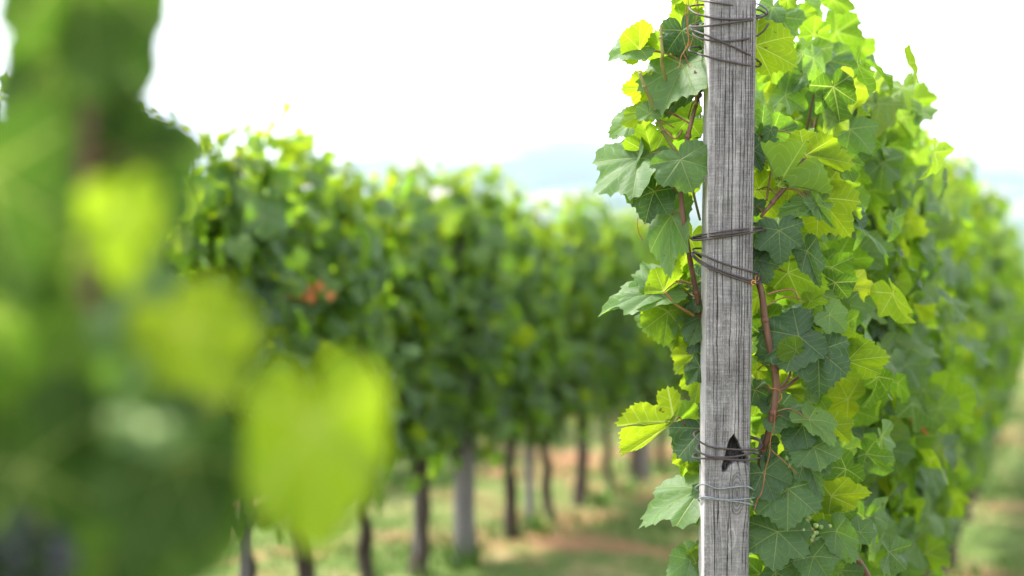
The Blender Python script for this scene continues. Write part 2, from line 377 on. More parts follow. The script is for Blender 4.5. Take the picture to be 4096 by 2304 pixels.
# ------------------------------------------------------------------ vines
def make_shoots(seed, n, length, z0, z1, thick):
    """shoots in local row coordinates: x along the row, y across, z up"""
    rg = random.Random(seed); shoots = []
    for i in range(n):
        x = -length/2 + length*(i+rg.uniform(.2, .8))/n; y = rg.uniform(-.04, .04)
        top = z1 + rg.gauss(0, .07); pts = []; yy = rg.uniform(-thick, thick)*.7; xx = rg.uniform(-.12, .12); m = 7
        for k in range(m+1):
            f = k/m
            pts.append(np.array([x+xx*f+rg.uniform(-.015, .015), y+yy*math.sin(f*2.2)+rg.uniform(-.012, .012), z0+(top-z0)*f]))
        shoots.append(pts)
    return shoots
def make_canopy(seed, tmpls, shoots, thick, per=3, size=(.050, .078), tonemean=.52, zmin=.45, sidebias=0, thin=1.0):
    rg = random.Random(seed*7+1); mb = MB(); pet = []
    for pts in shoots:
        m = len(pts)-1; H = pts[-1][2]-pts[0][2]; nn = int(H/.062)
        for a in range(nn):
            f = (a+rg.random())/nn; k = min(int(f*m), m-1); u = f*m-k; p = pts[k]*(1-u)+pts[k+1]*u
            for b in range(per):
                if rg.random() > thin: continue
                side = rg.choice((-1, 1)); r = abs(rg.gauss(0, 1))*.5+.35; r = min(r, 1.5)
                ang = rg.uniform(-.75, .75)
                bulge = thick*(.65+.5*math.sin(min(1, max(0, (p[2]-.5)/1.3))*math.pi))
                q = p + np.array([math.sin(ang)*.13*r, side*math.cos(ang)*bulge*r*.85, rg.uniform(-.06, .05)])
                if q[2] < zmin: continue
                out = np.array([math.sin(ang)*.8+rg.gauss(0, .55), side*(1.0)+rg.gauss(0, .5), .65+rg.gauss(0, .5)])
                tipd = np.array([rg.gauss(0, .65), side*rg.uniform(-.1, .9), -.8+rg.gauss(0, .5)])
                if f > .88: tipd[2] += rg.uniform(.4, 1.6); 
                top = max(0, f-.7)/.3
                young = 1 if f > .9 else 0
                tone = min(.88, max(0, rg.gauss(tonemean, .20)+.24*top))
                L = rg.uniform(*size)*(1-.35*young)*(1.25 if rg.random() < .2 else 1)
                put_leaf(mb, rg.choice(tmpls), q, tipd, out, L, 1.0, tone)
        # growing tip
        p = pts[-1]
        for a in range(5):
            put_leaf(mb, rg.choice(tmpls), p+np.array([rg.gauss(0, .02), rg.gauss(0, .02), rg.uniform(-.05, .05)]),
                     np.array([rg.gauss(0, 1), rg.gauss(0, 1), .3]), np.array([rg.gauss(0, .5), rg.gauss(0, .5), 1]), rg.uniform(.018, .035), 1, .95)
    # ragged underside: leaves and laterals hanging below the cordon
    x0 = min(p[0][0] for p in shoots); x1 = max(p[0][0] for p in shoots)
    for a in range(int(60*thin)):
        side = rg.choice((-1, 1)); q = np.array([rg.uniform(x0-.1, x1+.1), side*thick*rg.uniform(.1, 1.0), rg.triangular(.46, .95, .75)])
        if q[2] < zmin: continue
        put_leaf(mb, rg.choice(tmpls), q, np.array([rg.gauss(0, .4), side*.4, -1]), np.array([rg.gauss(0, .4), side*1., .4]), rg.uniform(*size), 1, min(1, max(0, rg.gauss(tonemean-.05, .2))))
    return mb
def make_trunk(seed, lean=0.0, r=.021):
    rg = random.Random(seed); mb = MB(); pts = []; rad = []
    for k in range(9):
        f = k/8; pts.append([lean*1.6*math.sin(f*2.5)+rg.uniform(-.020, .020), rg.uniform(-.018, .018), -.08+.80*f]); rad.append(r*(1.45-.55*f+.25*(k == 8)+rg.uniform(-.15, .25)))
    rad[0] *= 1.4
    mb.tube(pts, rad, 10, 0, 3)
    hx = pts[-1]
    mb.tube([hx, [hx[0]+.12, 0, .76], [hx[0]+.38, .01, .78]], [r*.9, r*.7, r*.5], 8, 0, 3)
    mb.tube([hx, [hx[0]-.10, 0, .75], [hx[0]-.34, .01, .77]], [r*.9, r*.7, r*.5], 8, 0, 3)
    return mb
def cluster(mb, c, n, L, r, rg):
    for i in range(n):
        f = rg.random(); w = .034*(1-f)**.6+.006; a = rg.uniform(0, 6.28)
        mb.ball((c[0]+w*math.cos(a)*rg.random()**.5, c[1]+w*math.sin(a)*rg.random()**.5, c[2]-f*L), r*rg.uniform(.85, 1.1), 0, 7, 5)

VAR = []
for v in range(4):
    sh = make_shoots(100+v, 9, .80, .66, 1.77+.03*v, .10)
    can = make_canopy(100+v, T_LOW, sh, .165, 3, thin=.84).mesh('foliage', M_LEAF)
    cm = MB()
    for pts in sh: cm.tube(pts, np.linspace(.0045, .0018, len(pts)), 5, 0, 2)
    can_c = cm.mesh('canes', M_CANE)
    tr = make_trunk(200+v, (.04, -.05, .02, -.02)[v], (.025, .030, .022, .032)[v]).mesh('trunk', M_TRUNK)
    VAR.append((can, can_c, tr))
gm = MB(); cluster(gm, (0, 0, 0), 60, .13, .0085, random.Random(4)); GRAPES = gm.mesh('grape_cluster', M_GRAPE)
VARN = []
for v in range(3):
    sh = make_shoots(300+v, 9, .80, .66, 1.76, .10)
    can = make_canopy(300+v, T_MID, sh, .165, 3, tonemean=.48, thin=.88).mesh('foliage', M_LEAF)
    cm = MB()
    for pts in sh: cm.tube(pts, np.linspace(.0045, .0018, len(pts)), 6, 0, 2)
    VARN.append((can, cm.mesh('canes', M_CANE), VAR[v][2]))
def link(name, me, parent, loc=(0, 0, 0), kind=None):
    o = bpy.data.objects.new(name, me); col.objects.link(o); o.parent = parent; o.location = loc
    if kind: o['kind'] = kind
    return o
YAW = math.pi/2 - ROW_AZ
def place_vine(s, off, var, label, group, flip=False, grapes=0, seed=0, scale=1.0, trunk=True, drop=0.0):
    p = rowp(s, off, 0)
    p[2] -= drop
    root = empty('grapevine', p, YAW + (math.pi if flip else 0)); root.scale = (1, 1, scale)
    tag(root, label, 'grapevine', group)
    f = link('foliage', var[0], root, kind='stuff'); link('canes', var[1], root)
    if trunk: link('trunk', var[2], root)
    rg = random.Random(seed)
    for g in range(grapes):
        link('grape_cluster', GRAPES, root, (rg.uniform(-.35, .35), (-1 if not flip else 1)*rg.uniform(.03, .12), rg.uniform(.62, .74)))
    return root
ORD = ['first', 'second', 'third', 'fourth', 'fifth', 'sixth', 'seventh', 'eighth', 'ninth', 'tenth', 'eleventh', 'twelfth', 'thirteenth', 'fourteenth', 'fifteenth', 'sixteenth', 'seventeenth', 'eighteenth', 'nineteenth', 'twentieth']
# left row
LS = [2.7, 3.35, 3.9, 4.42, 4.88, 5.42, 5.99, 6.52, 7.15, 7.75, 8.39, 8.95, 9.66, 10.3, 11.0, 11.8, 12.6]
for i, s in enumerate(LS):
    place_vine(s, 2.7+random.Random(i).uniform(-.03, .03), VAR[(i*3+1) % 4], 'leafy grapevine with thin dark trunk, %s from the left in the left row' % ORD[i],
               'grapevines of the left row', i % 2 == 1, 2 if i in (6, 7, 9) else (1 if i % 3 == 0 else 0), i, 1.0+.03*math.sin(i*2.1))
# third row behind it
for i, s in enumerate(np.arange(7.2, 19.6, .95)):
    place_vine(float(s), 4.95, VAR[(i*2+1) % 4], 'far blurred grapevine behind the left row, %s from its left end' % ORD[i], 'grapevines of the row behind', i % 2 == 0, 0, i, 1.0)
# main row beyond the first vine
MS = [3.62, 4.35, 5.1, 5.85, 6.6, 7.4, 8.2, 9.0, 9.8, 10.7, 11.6, 12.6, 13.6, 14.8, 16.0, 17.4, 19.0]
for i, s in enumerate(MS):
    place_vine(s, .47 if i < 3 else .44, VARN[i % 3] if i < 4 else VAR[i % 4], 'dense green grapevine, %s one behind the sharp post vine in right row' % ORD[i],
               'grapevines of the right row', i % 2 == 1, 0, 50+i, (1.0 if i < 1 else 1.11)+.02*math.sin(i*1.7), drop=0 if i < 1 else .11)

# ------------------------------------------------------------------ posts of the left row
def round_post(s, off, r, h, label, group=None, name='wooden_post', square=False):
    p = rowp(s, off, 0); mb = MB(); rg = random.Random(int(s*100)); seg = 14 if not square else 4
    pts = [[rg.uniform(-.003, .003), rg.uniform(-.003, .003), -.15+(h+.15)*k/8] for k in range(9)]
    mb.tube(pts, [r*(1.05-.1*k/8) for k in range(9)], seg, 0, 2)
    o = mb.build(name, M_OLDPOST); o.location = p; tag(o, label, 'post', group); return o
round_post(6.33, 2.64, .052, 1.60, 'thick pale grey wooden post under the left row canopy, widest one there')
round_post(7.42, 2.70, .026, 1.8, 'slim pale grey stake just right of the thick post in the left row', name='wooden_stake')
round_post(4.33, 2.66, .021, 1.8, 'slim pale grey stake beside a dark trunk below the big blurred leaf', name='wooden_stake')
round_post(5.95, 2.72, .014, 1.7, 'thin pale stake touching the dark trunk left of the thick post', name='wooden_stake')
round_post(9.85, 2.7, .045, 1.9, 'grey wooden post farther along the left row beside the near post leaves')

# ------------------------------------------------------------------ the grey post in focus
PY0 = 2.36
XL, XR = .3246, .4011; PT = .077
M_NATIVE = FPX
def post_uv(px, py):
    p = at(px, py, PY0); return p[0], p[2]
def vnoise(x, y, seed):
    """value noise on arrays"""
    xi, yi = np.floor(x).astype(np.int64), np.floor(y).astype(np.int64); fx, fy = x-xi, y-yi
    fx, fy = fx*fx*(3-2*fx), fy*fy*(3-2*fy)
    def h(a, b):
        n = (a*374761393 + b*668265263 + seed*2147483) & 0xffffffff
        n = ((n ^ (n >> 13))*1274126177) & 0xffffffff
        return ((n ^ (n >> 16)) & 0xffff)/65535.
    return (h(xi, yi)*(1-fx)+h(xi+1, yi)*fx)*(1-fy)+(h(xi, yi+1)*(1-fx)+h(xi+1, yi+1)*fx)*fy
def inpoly(x, y, poly):
    ins = np.zeros(x.shape, bool); n = len(poly)
    for i in range(n):
        x0, y0 = poly[i]; x1, y1 = poly[(i+1) % n]
        c = ((y0 > y) != (y1 > y)) & (x < (x1-x0)*(y-y0)/(y1-y0+1e-12)+x0); ins ^= c
    return ins
def build_post():
    zb = float(rowp(2.33, .5, 0)[2])-.35; zt = CAM_Z+.60
    z_lo = post_uv(2900, 2380)[1]
    zs = np.concatenate([np.linspace(zb, z_lo, 12, endpoint=False), np.linspace(z_lo, zt, 1500)])
    # cross-section, walked front-left -> front-right -> back-right -> back-left
    W = XR-XL; rc = .006
    sec = []
    fr = np.linspace(0, 1, 120)
    def arc(cx, cy, a0, a1, n=7): return [(cx+rc*math.cos(a), cy+rc*math.sin(a)) for a in np.linspace(a0, a1, n)]
    sec += [(XL+rc*.35+(W-rc*1.35)*u, PY0 - .0012*math.sin(u*math.pi)) for u in fr]
    sec += arc(XR-rc, PY0+rc, -math.pi/2, 0, 8)[1:]
    sec += [(XR, PY0+rc+(PT-2*rc)*u) for u in np.linspace(.05, .95, 14)]
    sec += arc(XR-rc, PY0+PT-rc, 0, math.pi/2, 4)
    sec += arc(XL+rc, PY0+PT-rc, math.pi/2, math.pi, 4)
    sec += [(XL, PY0+PT-rc-(PT-rc*1.3)*u) for u in np.linspace(.04, .99, 40)]
    S = np.array(sec); n = len(S); m = len(zs)
    X = np.repeat(S[None, :, 0], m, 0); Y = np.repeat(S[None, :, 1], m, 0); Z = np.repeat(zs[:, None], n, 1)
    # distance along the perimeter drives the grain
    per = np.concatenate([[0], np.cumsum(np.linalg.norm(np.diff(S, axis=0), axis=1))]); G = np.repeat(per[None], m, 0)
    g = G*1000; zz = Z*1000            # millimetres
    k1 = post_uv(2948, 1975); kx, kz = (k1[0]-XL)*1000, k1[1]*1000
    g_front = (X-XL)*1000; front = Y < PY0+.004
    dx, dz = g_front-kx, zz-kz
    push = np.where(front, 13*np.tanh(dx/9)*np.exp(-(dz/62)**2)*np.exp(-np.abs(dx)/30), 0)
    c2 = post_uv(2870, 1250); d2x, d2z = g_front-(c2[0]-XL)*1000, zz-c2[1]*1000
    push += np.where(front, 4*np.tanh(d2x/6)*np.exp(-(d2z/90)**2)*np.exp(-np.abs(d2x)/20), 0)
    gw = g - push + 1.6*(vnoise(zz/70, g/30, 3)-.5) + .5*(vnoise(zz/9, g/8, 9)-.5)
    grain = .5*vnoise(gw/1.3, zz/160, 11)+.3*vnoise(gw/.55, zz/70, 12)+.2*vnoise(gw/4, zz/300, 13)
    hatch = vnoise(zz/1.35, g/16, 21)*vnoise(g/1.1, zz/3, 22)
    blot = vnoise(g/14, zz/45, 31)*.6+vnoise(g/5, zz/14, 32)*.4
    alb = .33 + .26*(grain-.5) + .20*(hatch-.25) + .20*(blot-.5)
    # fine dark checks
    chk = vnoise(gw/1.05, zz/55, 41); line = np.clip((chk-.80)/.12, 0, 1)*(vnoise(gw/9, zz/110, 42) > .36)
    alb *= 1-.28*line
    depth = .0004*line
    # long cracks
    cracks = [(.16, 400, 1700, .5), (.235, 0, 2300, .45), (.33, 150, 1250, .8), (.42, 0, 900, .7), (.50, 260, 1550, .9), (.58, 0, 700, .6), (.63, 900, 2300, .5), (.70, 0, 1900, .8), (.765, 0, 1400, .7), (.83, 100, 2300, .6), (.88, 0, 1300, .7), (.93, 0, 2300, .5),
              (.30, 1950, 2110, 1.6), (.52, 2060, 2400, 1.3), (.595, 1900, 2060, 1.7), (.22, 1990, 2400, .7), (.40, 1600, 1800, .7)]
    wob = 1.1*(vnoise(zz/28, zz*0+7, 51)-.5) + .5*(vnoise(zz/7, zz*0+3, 52)-.5)
    gf = g_front - push
    for i, (u, y0, y1, wd) in enumerate(cracks):
        z1, z0 = post_uv(2900, y0)[1]*1000, post_uv(2900, y1)[1]*1000
        c = u*W*1000 + wob*(1+.4*math.sin(i*3.3)) + 1.2*np.sin(zz/130+i)
        src = g_front if wd > 1.2 else gf
        env = np.clip((zz-z0)/25, 0, 1)*np.clip((z1-zz)/25, 0, 1)*(.55+.45*(vnoise(zz/22, zz*0+i, 60+i) > .3))
        mk = np.clip(1-np.abs(src-c)/(.48+.55*wd), 0, 1)*env*front
        alb *= 1-.90*np.clip(mk*1.9, 0, 1)*min(1, .65+.3*wd); depth = np.maximum(depth, .0016*mk*wd)
    # crack down the sunlit left face
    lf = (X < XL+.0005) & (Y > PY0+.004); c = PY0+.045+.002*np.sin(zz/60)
    mk = np.clip(1-np.abs(Y-c)/.0022, 0, 1)*lf*(zz > post_uv(2800, 1000)[1]*1000)*(zz < post_uv(2800, 380)[1]*1000)
    alb *= 1-.8*mk
    alb = np.where(lf, alb*.55+.30, alb)  # left face colour lightened to imitate the sun falling on it
    # knot with rings below the hole
    e = np.sqrt((dx/11.5)**2 + ((dz)/34)**2); ring = .5+.5*np.sin(e*26+3*vnoise(dx/6, dz/10, 71))
    kn = np.clip((1.05-e)*5, 0, 1)*front; alb = alb*(1-kn) + kn*(.21+.13*ring+.08*(hatch-.2)-.05*(e < .35))
    rim = np.exp(-((e-1.04)/.04)**2)*front; alb *= 1-.45*rim
    k2 = post_uv(2925, 2155); e2 = np.sqrt(((g_front-(k2[0]-XL)*1000)/6.5)**2+((zz-k2[1]*1000)/17)**2); alb += .10*np.exp(-((e2-1)/.16)**2)*front
    # weather-worn hole
    pts = [(2935, 1740), (2948, 1762), (2962, 1792), (2975, 1815), (2994, 1838), (3008, 1856), (3002, 1868), (2985, 1852), (2962, 1844), (2938, 1846), (2915, 1862), (2905, 1882), (2890, 1888), (2887, 1868), (2897, 1838), (2907, 1800), (2918, 1762)]
    poly = [post_uv(*a) for a in pts]; hole = inpoly(X, Z, poly) & front
    hs = hole.astype(float)
    for _ in range(3): hs = (hs + np.roll(hs, 1, 0)+np.roll(hs, -1, 0)+np.roll(hs, 1, 1)+np.roll(hs, -1, 1))/5
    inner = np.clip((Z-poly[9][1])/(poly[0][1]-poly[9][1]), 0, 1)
    depth = np.maximum(depth, hs*(.012+.008*inner)+hs*.004*vnoise(g/2, zz/9, 80))
    alb = alb*(1-hs) + hs*(.035+.16*vnoise(g/1.1, zz/16, 81)*(1-.75*inner))  # shade inside the hole painted in, darker where it is deeper
    # geometry
    depth = depth + .0003*(grain-.5) + .00025*(hatch-.3)
    cx, cy = (XL+XR)/2, PY0+PT/2
    nx = np.zeros_like(X); ny = np.zeros_like(Y); tx = np.gradient(S[:, 0]); ty = np.gradient(S[:, 1]); ln = np.hypot(tx, ty)+1e-9
    nx[:] = (ty/ln)[None]; ny[:] = (-tx/ln)[None]
    X2 = X - nx*depth; Y2 = Y - ny*depth
    V = np.stack([X2, Y2, Z], -1).reshape(-1, 3)
    i = np.arange(m-1)[:, None]; j = np.arange(n)[None]; j2 = (j+1) % n
    q = np.stack([i*n+j, i*n+j2, (i+1)*n+j2, (i+1)*n+j], -1).reshape(-1, 4)
    V = np.concatenate([V, [[cx, cy, zt]]]); t = [(m*n, (m-1)*n+a, (m-1)*n+(a+1) % n) for a in range(n)]
    tone = np.concatenate([np.clip(.178*(np.clip(alb, .01, .9)/.33)**1.35, .006, .6).ravel(), [.2]])
    mb = MB(); root = empty('wooden_post', (cx, cy, zb+.35))
    k = NT('weathered_wood'); a = k.attr('tone'); geo = k.n('ShaderNodeNewGeometry'); f = k.noise(geo.outputs['Position'], 900, 3, .7)
    tint = k.ramp(k.noise(geo.outputs['Position'], 16, 3), [(.35, (1.0, .920, .935)), (.65, (1.0, .955, .97))])
    vm = k.n('ShaderNodeVectorMath', operation='SCALE'); k.L(tint, vm.inputs[0]); k.L(k.math('MULTIPLY', a, k.math('MULTIPLY_ADD', f, .5, .75)), vm.inputs['Scale'])
    mat = k.out(k.pbr(vm.outputs[0], .88, .15, f, .35, .0004))
    mb.add(V, q, t, tone); o = mb.build('post_body', mat); keep_world(o, root)
    tag(root, 'square weathered grey wooden post in sharp focus, bound with wires and leaves on both sides', 'post')
    return root
POST = build_post()

# ---- wires tied round the post
def loop(px, front=-.0035):
    """photograph points of one turn; ends lie behind the post"""
    out = []
    n = len(px)
    for i, (x, y) in enumerate(px):
        inside = 2806 <= x <= 3014
        if i in (0, n-1) and n > 3: Y = PY0+PT+.006
        elif inside: Y = PY0+front
        else:
            # part of the bow standing clear of the side of the post
            nb = [px[j][0] for j in (i-1, i+1) if 0 <= j < n]; ex = (i <= 1 or i >= n-2)
            Y = PY0+(.045 if ex else .012)
        out.append(at(x, y, Y))
    return out
def wire_tie(loops, r, mat, label, close=True):
    mb = MB()
    for px, cl in loops:
        P = loop(px)
        if cl:   # run behind the post back to the start
            a, b = P[-1], P[0]; P = P + [a*.6+b*.4+np.array([0, .012, 0]), a*.3+b*.7+np.array([0, .012, 0]), b]
        mb.tube(P, r, 7, 0, 7)
    o = mb.build('wire_tie', mat); keep_world(o, POST); o['label'] = label; return o
wire_tie([([(2800, -14), (2783, -2), (2860, 10), (3015, 36), (3050, 46), (3062, 58), (3030, 66)], True),
          ([(2800, 19), (2757, 27), (2773, 48), (2812, 63), (2880, 75), (2976, 77), (3053, 65), (3071, 48), (3053, 27), (3016, 14)], True),
          ([(3018, 58), (3050, 66), (3000, 80), (2880, 97), (2820, 105), (2764, 106), (2766, 100), (2800, 97)], True),
          ([(2800, 125), (2766, 118), (2822, 140), (2889, 167), (2976, 208), (3025, 237), (3044, 256), (3018, 249)], True),
          ([(2800, 122), (2773, 130), (2783, 145), (2822, 159), (2889, 165), (2976, 157), (3034, 140), (3068, 106), (3068, 87), (3018, 66)], True),
          ([(2802, 187), (2764, 190), (2758, 204), (2790, 213), (2807, 220), (2880, 239), (2976, 258), (3030, 266), (3044, 257), (3018, 240)], True)],
         .00165, M_RUST, 'loose rusty wire coils near the top of the post')
wire_tie([([(2800, 942), (2768, 950), (2780, 961), (2852, 953), (2962, 937), (3050, 920), (3066, 914), (3018, 896)], True),
          ([(2800, 940), (2772, 949), (2852, 931), (2962, 917), (3030, 911), (3062, 906), (3018, 892)], True),
          ([(2800, 948), (2775, 956), (2852, 943), (2962, 928), (3030, 919), (3060, 912), (3018, 900)], True)],
         .00165, M_RUST, 'tight rusty wire band rising to the right across the middle of the post')
wire_tie([([(2805, 993), (2775, 995), (2780, 1006), (2830, 1028), (2907, 1058), (3008, 1087), (3034, 1091), (3032, 1082), (3010, 1075)], True),
          ([(2803, 1030), (2776, 1010), (2769, 1020), (2788, 1042), (2830, 1069), (2907, 1100), (3008, 1132), (3040, 1128), (3044, 1108), (3010, 1090)], True),
          ([(2803, 1026), (2780, 1012), (2772, 1016), (2792, 1036), (2834, 1061), (2910, 1092), (3008, 1122), (3036, 1121), (3040, 1104), (3010, 1086)], True)],
         .00165, M_RUST, 'rusty wire loops slanting down to the right below the tight band')
wire_tie([([(2805, 1722), (2777, 1730), (2784, 1752), (2833, 1784), (2925, 1797), (3008, 1797), (3042, 1784), (3044, 1763), (3012, 1748)], True),
          ([(2805, 1776), (2787, 1786), (2793, 1805), (2846, 1827), (2932, 1827), (3008, 1811), (3046, 1788), (3044, 1770), (3012, 1755)], True),
          ([(2805, 1812), (2774, 1820), (2782, 1833), (2859, 1834), (2958, 1840), (3012, 1838), (3045, 1828), (3040, 1819), (3012, 1812)], True)],
         .00165, M_RUST, 'rusty wire coils crossing the dark triangular hole')
wire_tie([([(2805, 1968), (2780, 1955), (2796, 1940), (2826, 1939), (2872, 1955), (2932, 1949), (2984, 1945), (3012, 1958), (3022, 1976), (3010, 1982)], True),
          ([(2805, 2008), (2793, 1996), (2822, 1988), (2892, 1998), (2958, 1998), (3010, 1992), (3028, 1989), (3012, 1975)], True),
          ([(2805, 1975), (2800, 1984), (2822, 1993), (2892, 2001), (2958, 2008), (3010, 2019), (3022, 2022), (3012, 2010)], True)],
         .0013, M_ZINC, 'shiny zinc wire tied round the knot low on the post')
hk = MB(); c = at(3014, 1130, PY0-.006)
hk.tube([c+np.array([.0035*math.cos(a), 0, .0035*math.sin(a)]) for a in np.linspace(-.5, 4.9, 12)], .0009, 6, 0, 2)
c = at(3030, 1112, PY0+.004); hk.tube([c+np.array([.003*math.cos(a), .001*a, .005*math.sin(a)]) for a in np.linspace(2, 6.6, 10)], .0009, 6, 0, 2)
o = hk.build('wire_hook', M_DRY); keep_world(o, POST); o['label'] = 'orange rusty hook twisted round the wire'

# ------------------------------------------------------------------ hero leaves around the post
hero_count = 0
def image_leaf(parent, j, tip, Y, upper=True, tone=.4, wd=1.0, lobe=.25, pitch=0, roll=0, fold=.15, curl=.2, wave=.06, ctrl=None, scale=1.0, cane=None, cup=.05, name='leaf', lab=None, nang=112, nring=9, mb=None, petlen=.07, k=1.0):
    """a leaf whose junction and tip stand at two photograph points, Y metres ahead; pitch tips it towards the camera, roll turns it about its midrib"""
    global hero_count; hero_count += 1
    A = at(j[0]*k, j[1]*k, Y); B = at(tip[0]*k, tip[1]*k, Y); d = B-A
    toward = nrm(C0-A); n0 = toward if upper else -toward
    d = d - toward*d.dot(toward); x0 = nrm(np.cross(nrm(d), n0))
    # upper sides turn towards the light above; the midrib leaves the image plane by as much as that needs
    n1 = nrm(n0 + np.array([0, 0, 1.])*((.50 if upper else .34)+.8*math.tan(R(pitch))) + x0*math.tan(R(min(roll, 60))))
    a_ = -d.dot(n1)/(toward.dot(n1)+(1e-3 if upper else -1e-3)); a_ = max(-1.3*np.linalg.norm(d), min(1.3*np.linalg.norm(d), a_))
    yv = d + toward*a_; L = np.linalg.norm(yv); y = yv/L; n1 = nrm(n1 - y*n1.dot(y)); x = np.cross(y, n1)
    fs = np.linalg.norm(x - toward*x.dot(toward)); wd = wd*np.linalg.norm(d)/L/max(.62, fs) if ctrl is None else wd
    hr = random.Random(hero_count*31)
    if ctrl is None: lobe = min(.55, lobe+hr.choice((-.05, 0, .05, .1, .15, .35))); fold += hr.uniform(-.08, .16); curl += hr.uniform(-.1, .30); wave *= hr.uniform(.9, 1.9)
    lobe = max(0, lobe)
    tm = fixq(leaf_template(nang, nring, lobe, .072, fold, curl, wave, hero_count*13+5, ctrl, cup))
    m = MB() if mb is None else mb
    put_leaf(m, tm, A, y, n1, L*scale, wd, tone)
    if mb is not None: return None
    o = m.build(name, M_LEAF); keep_world(o, parent)
    if lab: o['label'] = lab
    # petiole, a child of its leaf
    if cane is not None:
        P = np.array(cane); dd = np.linalg.norm(P-A, axis=1); c = P[dd.argmin()]
        v = c-A; ln = np.linalg.norm(v)
        if ln > petlen*1.7: c = A + v/ln*petlen*1.3; 
        mid = A*.5+c*.5 + np.array([0, .006, .012*min(1, ln/.06)])
        pm = MB(); pm.tube([A - y*.002 + n1*0, A*.85+mid*.15+np.array([0, .002, 0]), mid, c], [.0009, .0010, .0011, .0014], 6, 0, 4)
        po = bpy.data.objects.new('petiole', pm.mesh('petiole', M_PETIOLE)); col.objects.link(po); po.parent = o
    return o
p = rowp(2.85, .42, 0)
V1 = empty('grapevine', p); tag(V1, 'sharp nearest grapevine whose leaves and brown canes flank the weathered grey post', 'grapevine', 'grapevines of the right row')

def cane(pts, rad, mat=M_CANE, name='cane', lab=None, seg=10, nodes=True):
    """pts: (px, py, Y)"""
    P = [at(*a) for a in pts]; mb = MB()
    rads = np.interp(np.linspace(0, 1, len(P)), np.linspace(0, 1, len(rad)), rad)
    mb.tube(P, rads, seg, 0, 6)
    o = mb.build(name, mat); keep_world(o, V1)
    if lab: o['label'] = lab
    out = []
    for a, b in zip(P[:-1], P[1:]):
        for u in np.linspace(0, 1, 5): out.append(a*(1-u)+b*u)
    if nodes:
        for a in P[1:-1:2]:
            nb = MB(); nb.ball(a, rads.max()*1.22, 0, 8, 6)
            no = bpy.data.objects.new('node', nb.mesh('node', mat)); col.objects.link(no); no.parent = o
    return out
PB = PY0+.045
CL = cane([(2806, 300, PB+.05), (2795, 380, PB+.03), (2775, 450, PB), (2752, 545, PB), (2735, 640, PB), (2722, 735, PB-.01), (2728, 830, PB-.01), (2742, 930, PB-.01), (2762, 1050, PB), (2785, 1170, PB+.01), (2802, 1260, PB+.03), (2830, 1420, PB+.07), (2880, 1700, PB+.10), (2940, 1950, PB+.10), (3010, 2120, PB+.10)], [.0028, .0042, .0045, .0048, .005], lab='long reddish brown cane left of the post')
CL2 = cane([(2645, 98, PB), (2644, 150, PB), (2650, 215, PB), (2649, 262, PB+.01), (2690, 420, PB+.05)], [.0024, .003, .003], M_GREENSTEM, lab='short cut green cane by the top left leaves')
CL3 = cane([(2558, 290, PB), (2578, 345, PB), (2602, 400, PB+.01), (2650, 520, PB+.03), (2725, 640, PB+.02)], [.0028, .0035, .003], M_GREENSTEM, lab='cut green cane end pointing up left')
CL4 = cane([(2778, 280, PB), (2780, 340, PB), (2784, 420, PB)], [.0016, .002], M_PETIOLE, nodes=False)
CR = cane([(3016, 1040, PB), (3030, 1110, PB-.01), (3048, 1180, PB-.02), (3060, 1280, PB-.02), (3082, 1400, PB-.02), (3100, 1480, PB-.02), (3104, 1560, PB-.02), (3092, 1650, PB-.02), (3072, 1740, PB-.01), (3052, 1800, PB), (3035, 1900, PB+.04), (3030, 2050, PB+.08)], [.005, .0058, .0062, .006, .0055], lab='thick brown cane right of the post')
CR2 = cane([(3268, 530, PB+.01), (3235, 600, PB+.01), (3175, 705, PB), (3090, 810, PB-.01), (3042, 868, PB-.01)], [.003, .0042, .0045, .002], lab='cut brown cane slanting from the upper right leaves')
CR3 = cane([(3235, 1480, PB-.01), (3180, 1520, PB-.01), (3135, 1555, PB-.02), (3106, 1560, PB-.02)], [.0022, .0034], M_CANE, nodes=False)
CR4 = cane([(3180, 1390, PB-.02), (3168, 1450, PB-.02), (3155, 1510, PB-.02), (3118, 1550, PB-.02)], [.0014, .0024], M_CANE, nodes=False)
CR5 = cane([(3238, 1790, PB+.01), (3195, 1830, PB), (3175, 1880, PB+.01), (3185, 1900, PB+.03)], [.0018, .0022], M_CANE, nodes=False)
CORD = cane([(3230, 2070, PB+.09), (3270, 2100, PB+.09), (3330, 2145, PB+.10), (3400, 2205, PB+.11), (3450, 2270, PB+.12), (3490, 2350, PB+.13), (3540, 2480, PB+.16)], [.0062, .0072, .0058, .0066, .006], lab='reddish woody arm of the vine at the lower right')
CP = cane([(3035, 1075, PB), (3060, 1060, PB), (3090, 1045, PB), (3160, 1035, PB), (3178, 1033, PB)], [.0016, .0022], M_CANE, nodes=False)
CP2 = cane([(3068, 1178, PB-.02), (3110, 1165, PB-.02), (3160, 1158, PB-.02), (3182, 1170, PB-.02), (3193, 1200, PB-.015)], [.0018, .0014], M_PETIOLE, nodes=False)
CX = cane([(3092, 640, PB+.01), (3072, 760, PB+.01), (3068, 800, PB)], [.0015, .002], M_PETIOLE, nodes=False)
CY = cane([(3022, 905, PB+.02), (3060, 950, PB+.02), (3090, 1000, PB+.02), (3050, 1080, PB+.02)], [.0014, .0018], M_PETIOLE, nodes=False)
CS = cane([(2645, 530, PB+.02), (2660, 520, PB+.01), (2700, 555, PB), (2730, 520, PB)], [.0016, .0018], M_PETIOLE, nodes=False)
CT = cane([(2725, 790, PB), (2705, 760, PB-.01), (2682, 730, PB-.01)], [.0020, .0022], M_CANE, nodes=False)
CM = cane([(2660, 1168, PB-.02), (2700, 1215, PB-.01), (2745, 1245, PB), (2775, 1262, PB+.01)], [.0022, .0026], M_PETIOLE, nodes=False)
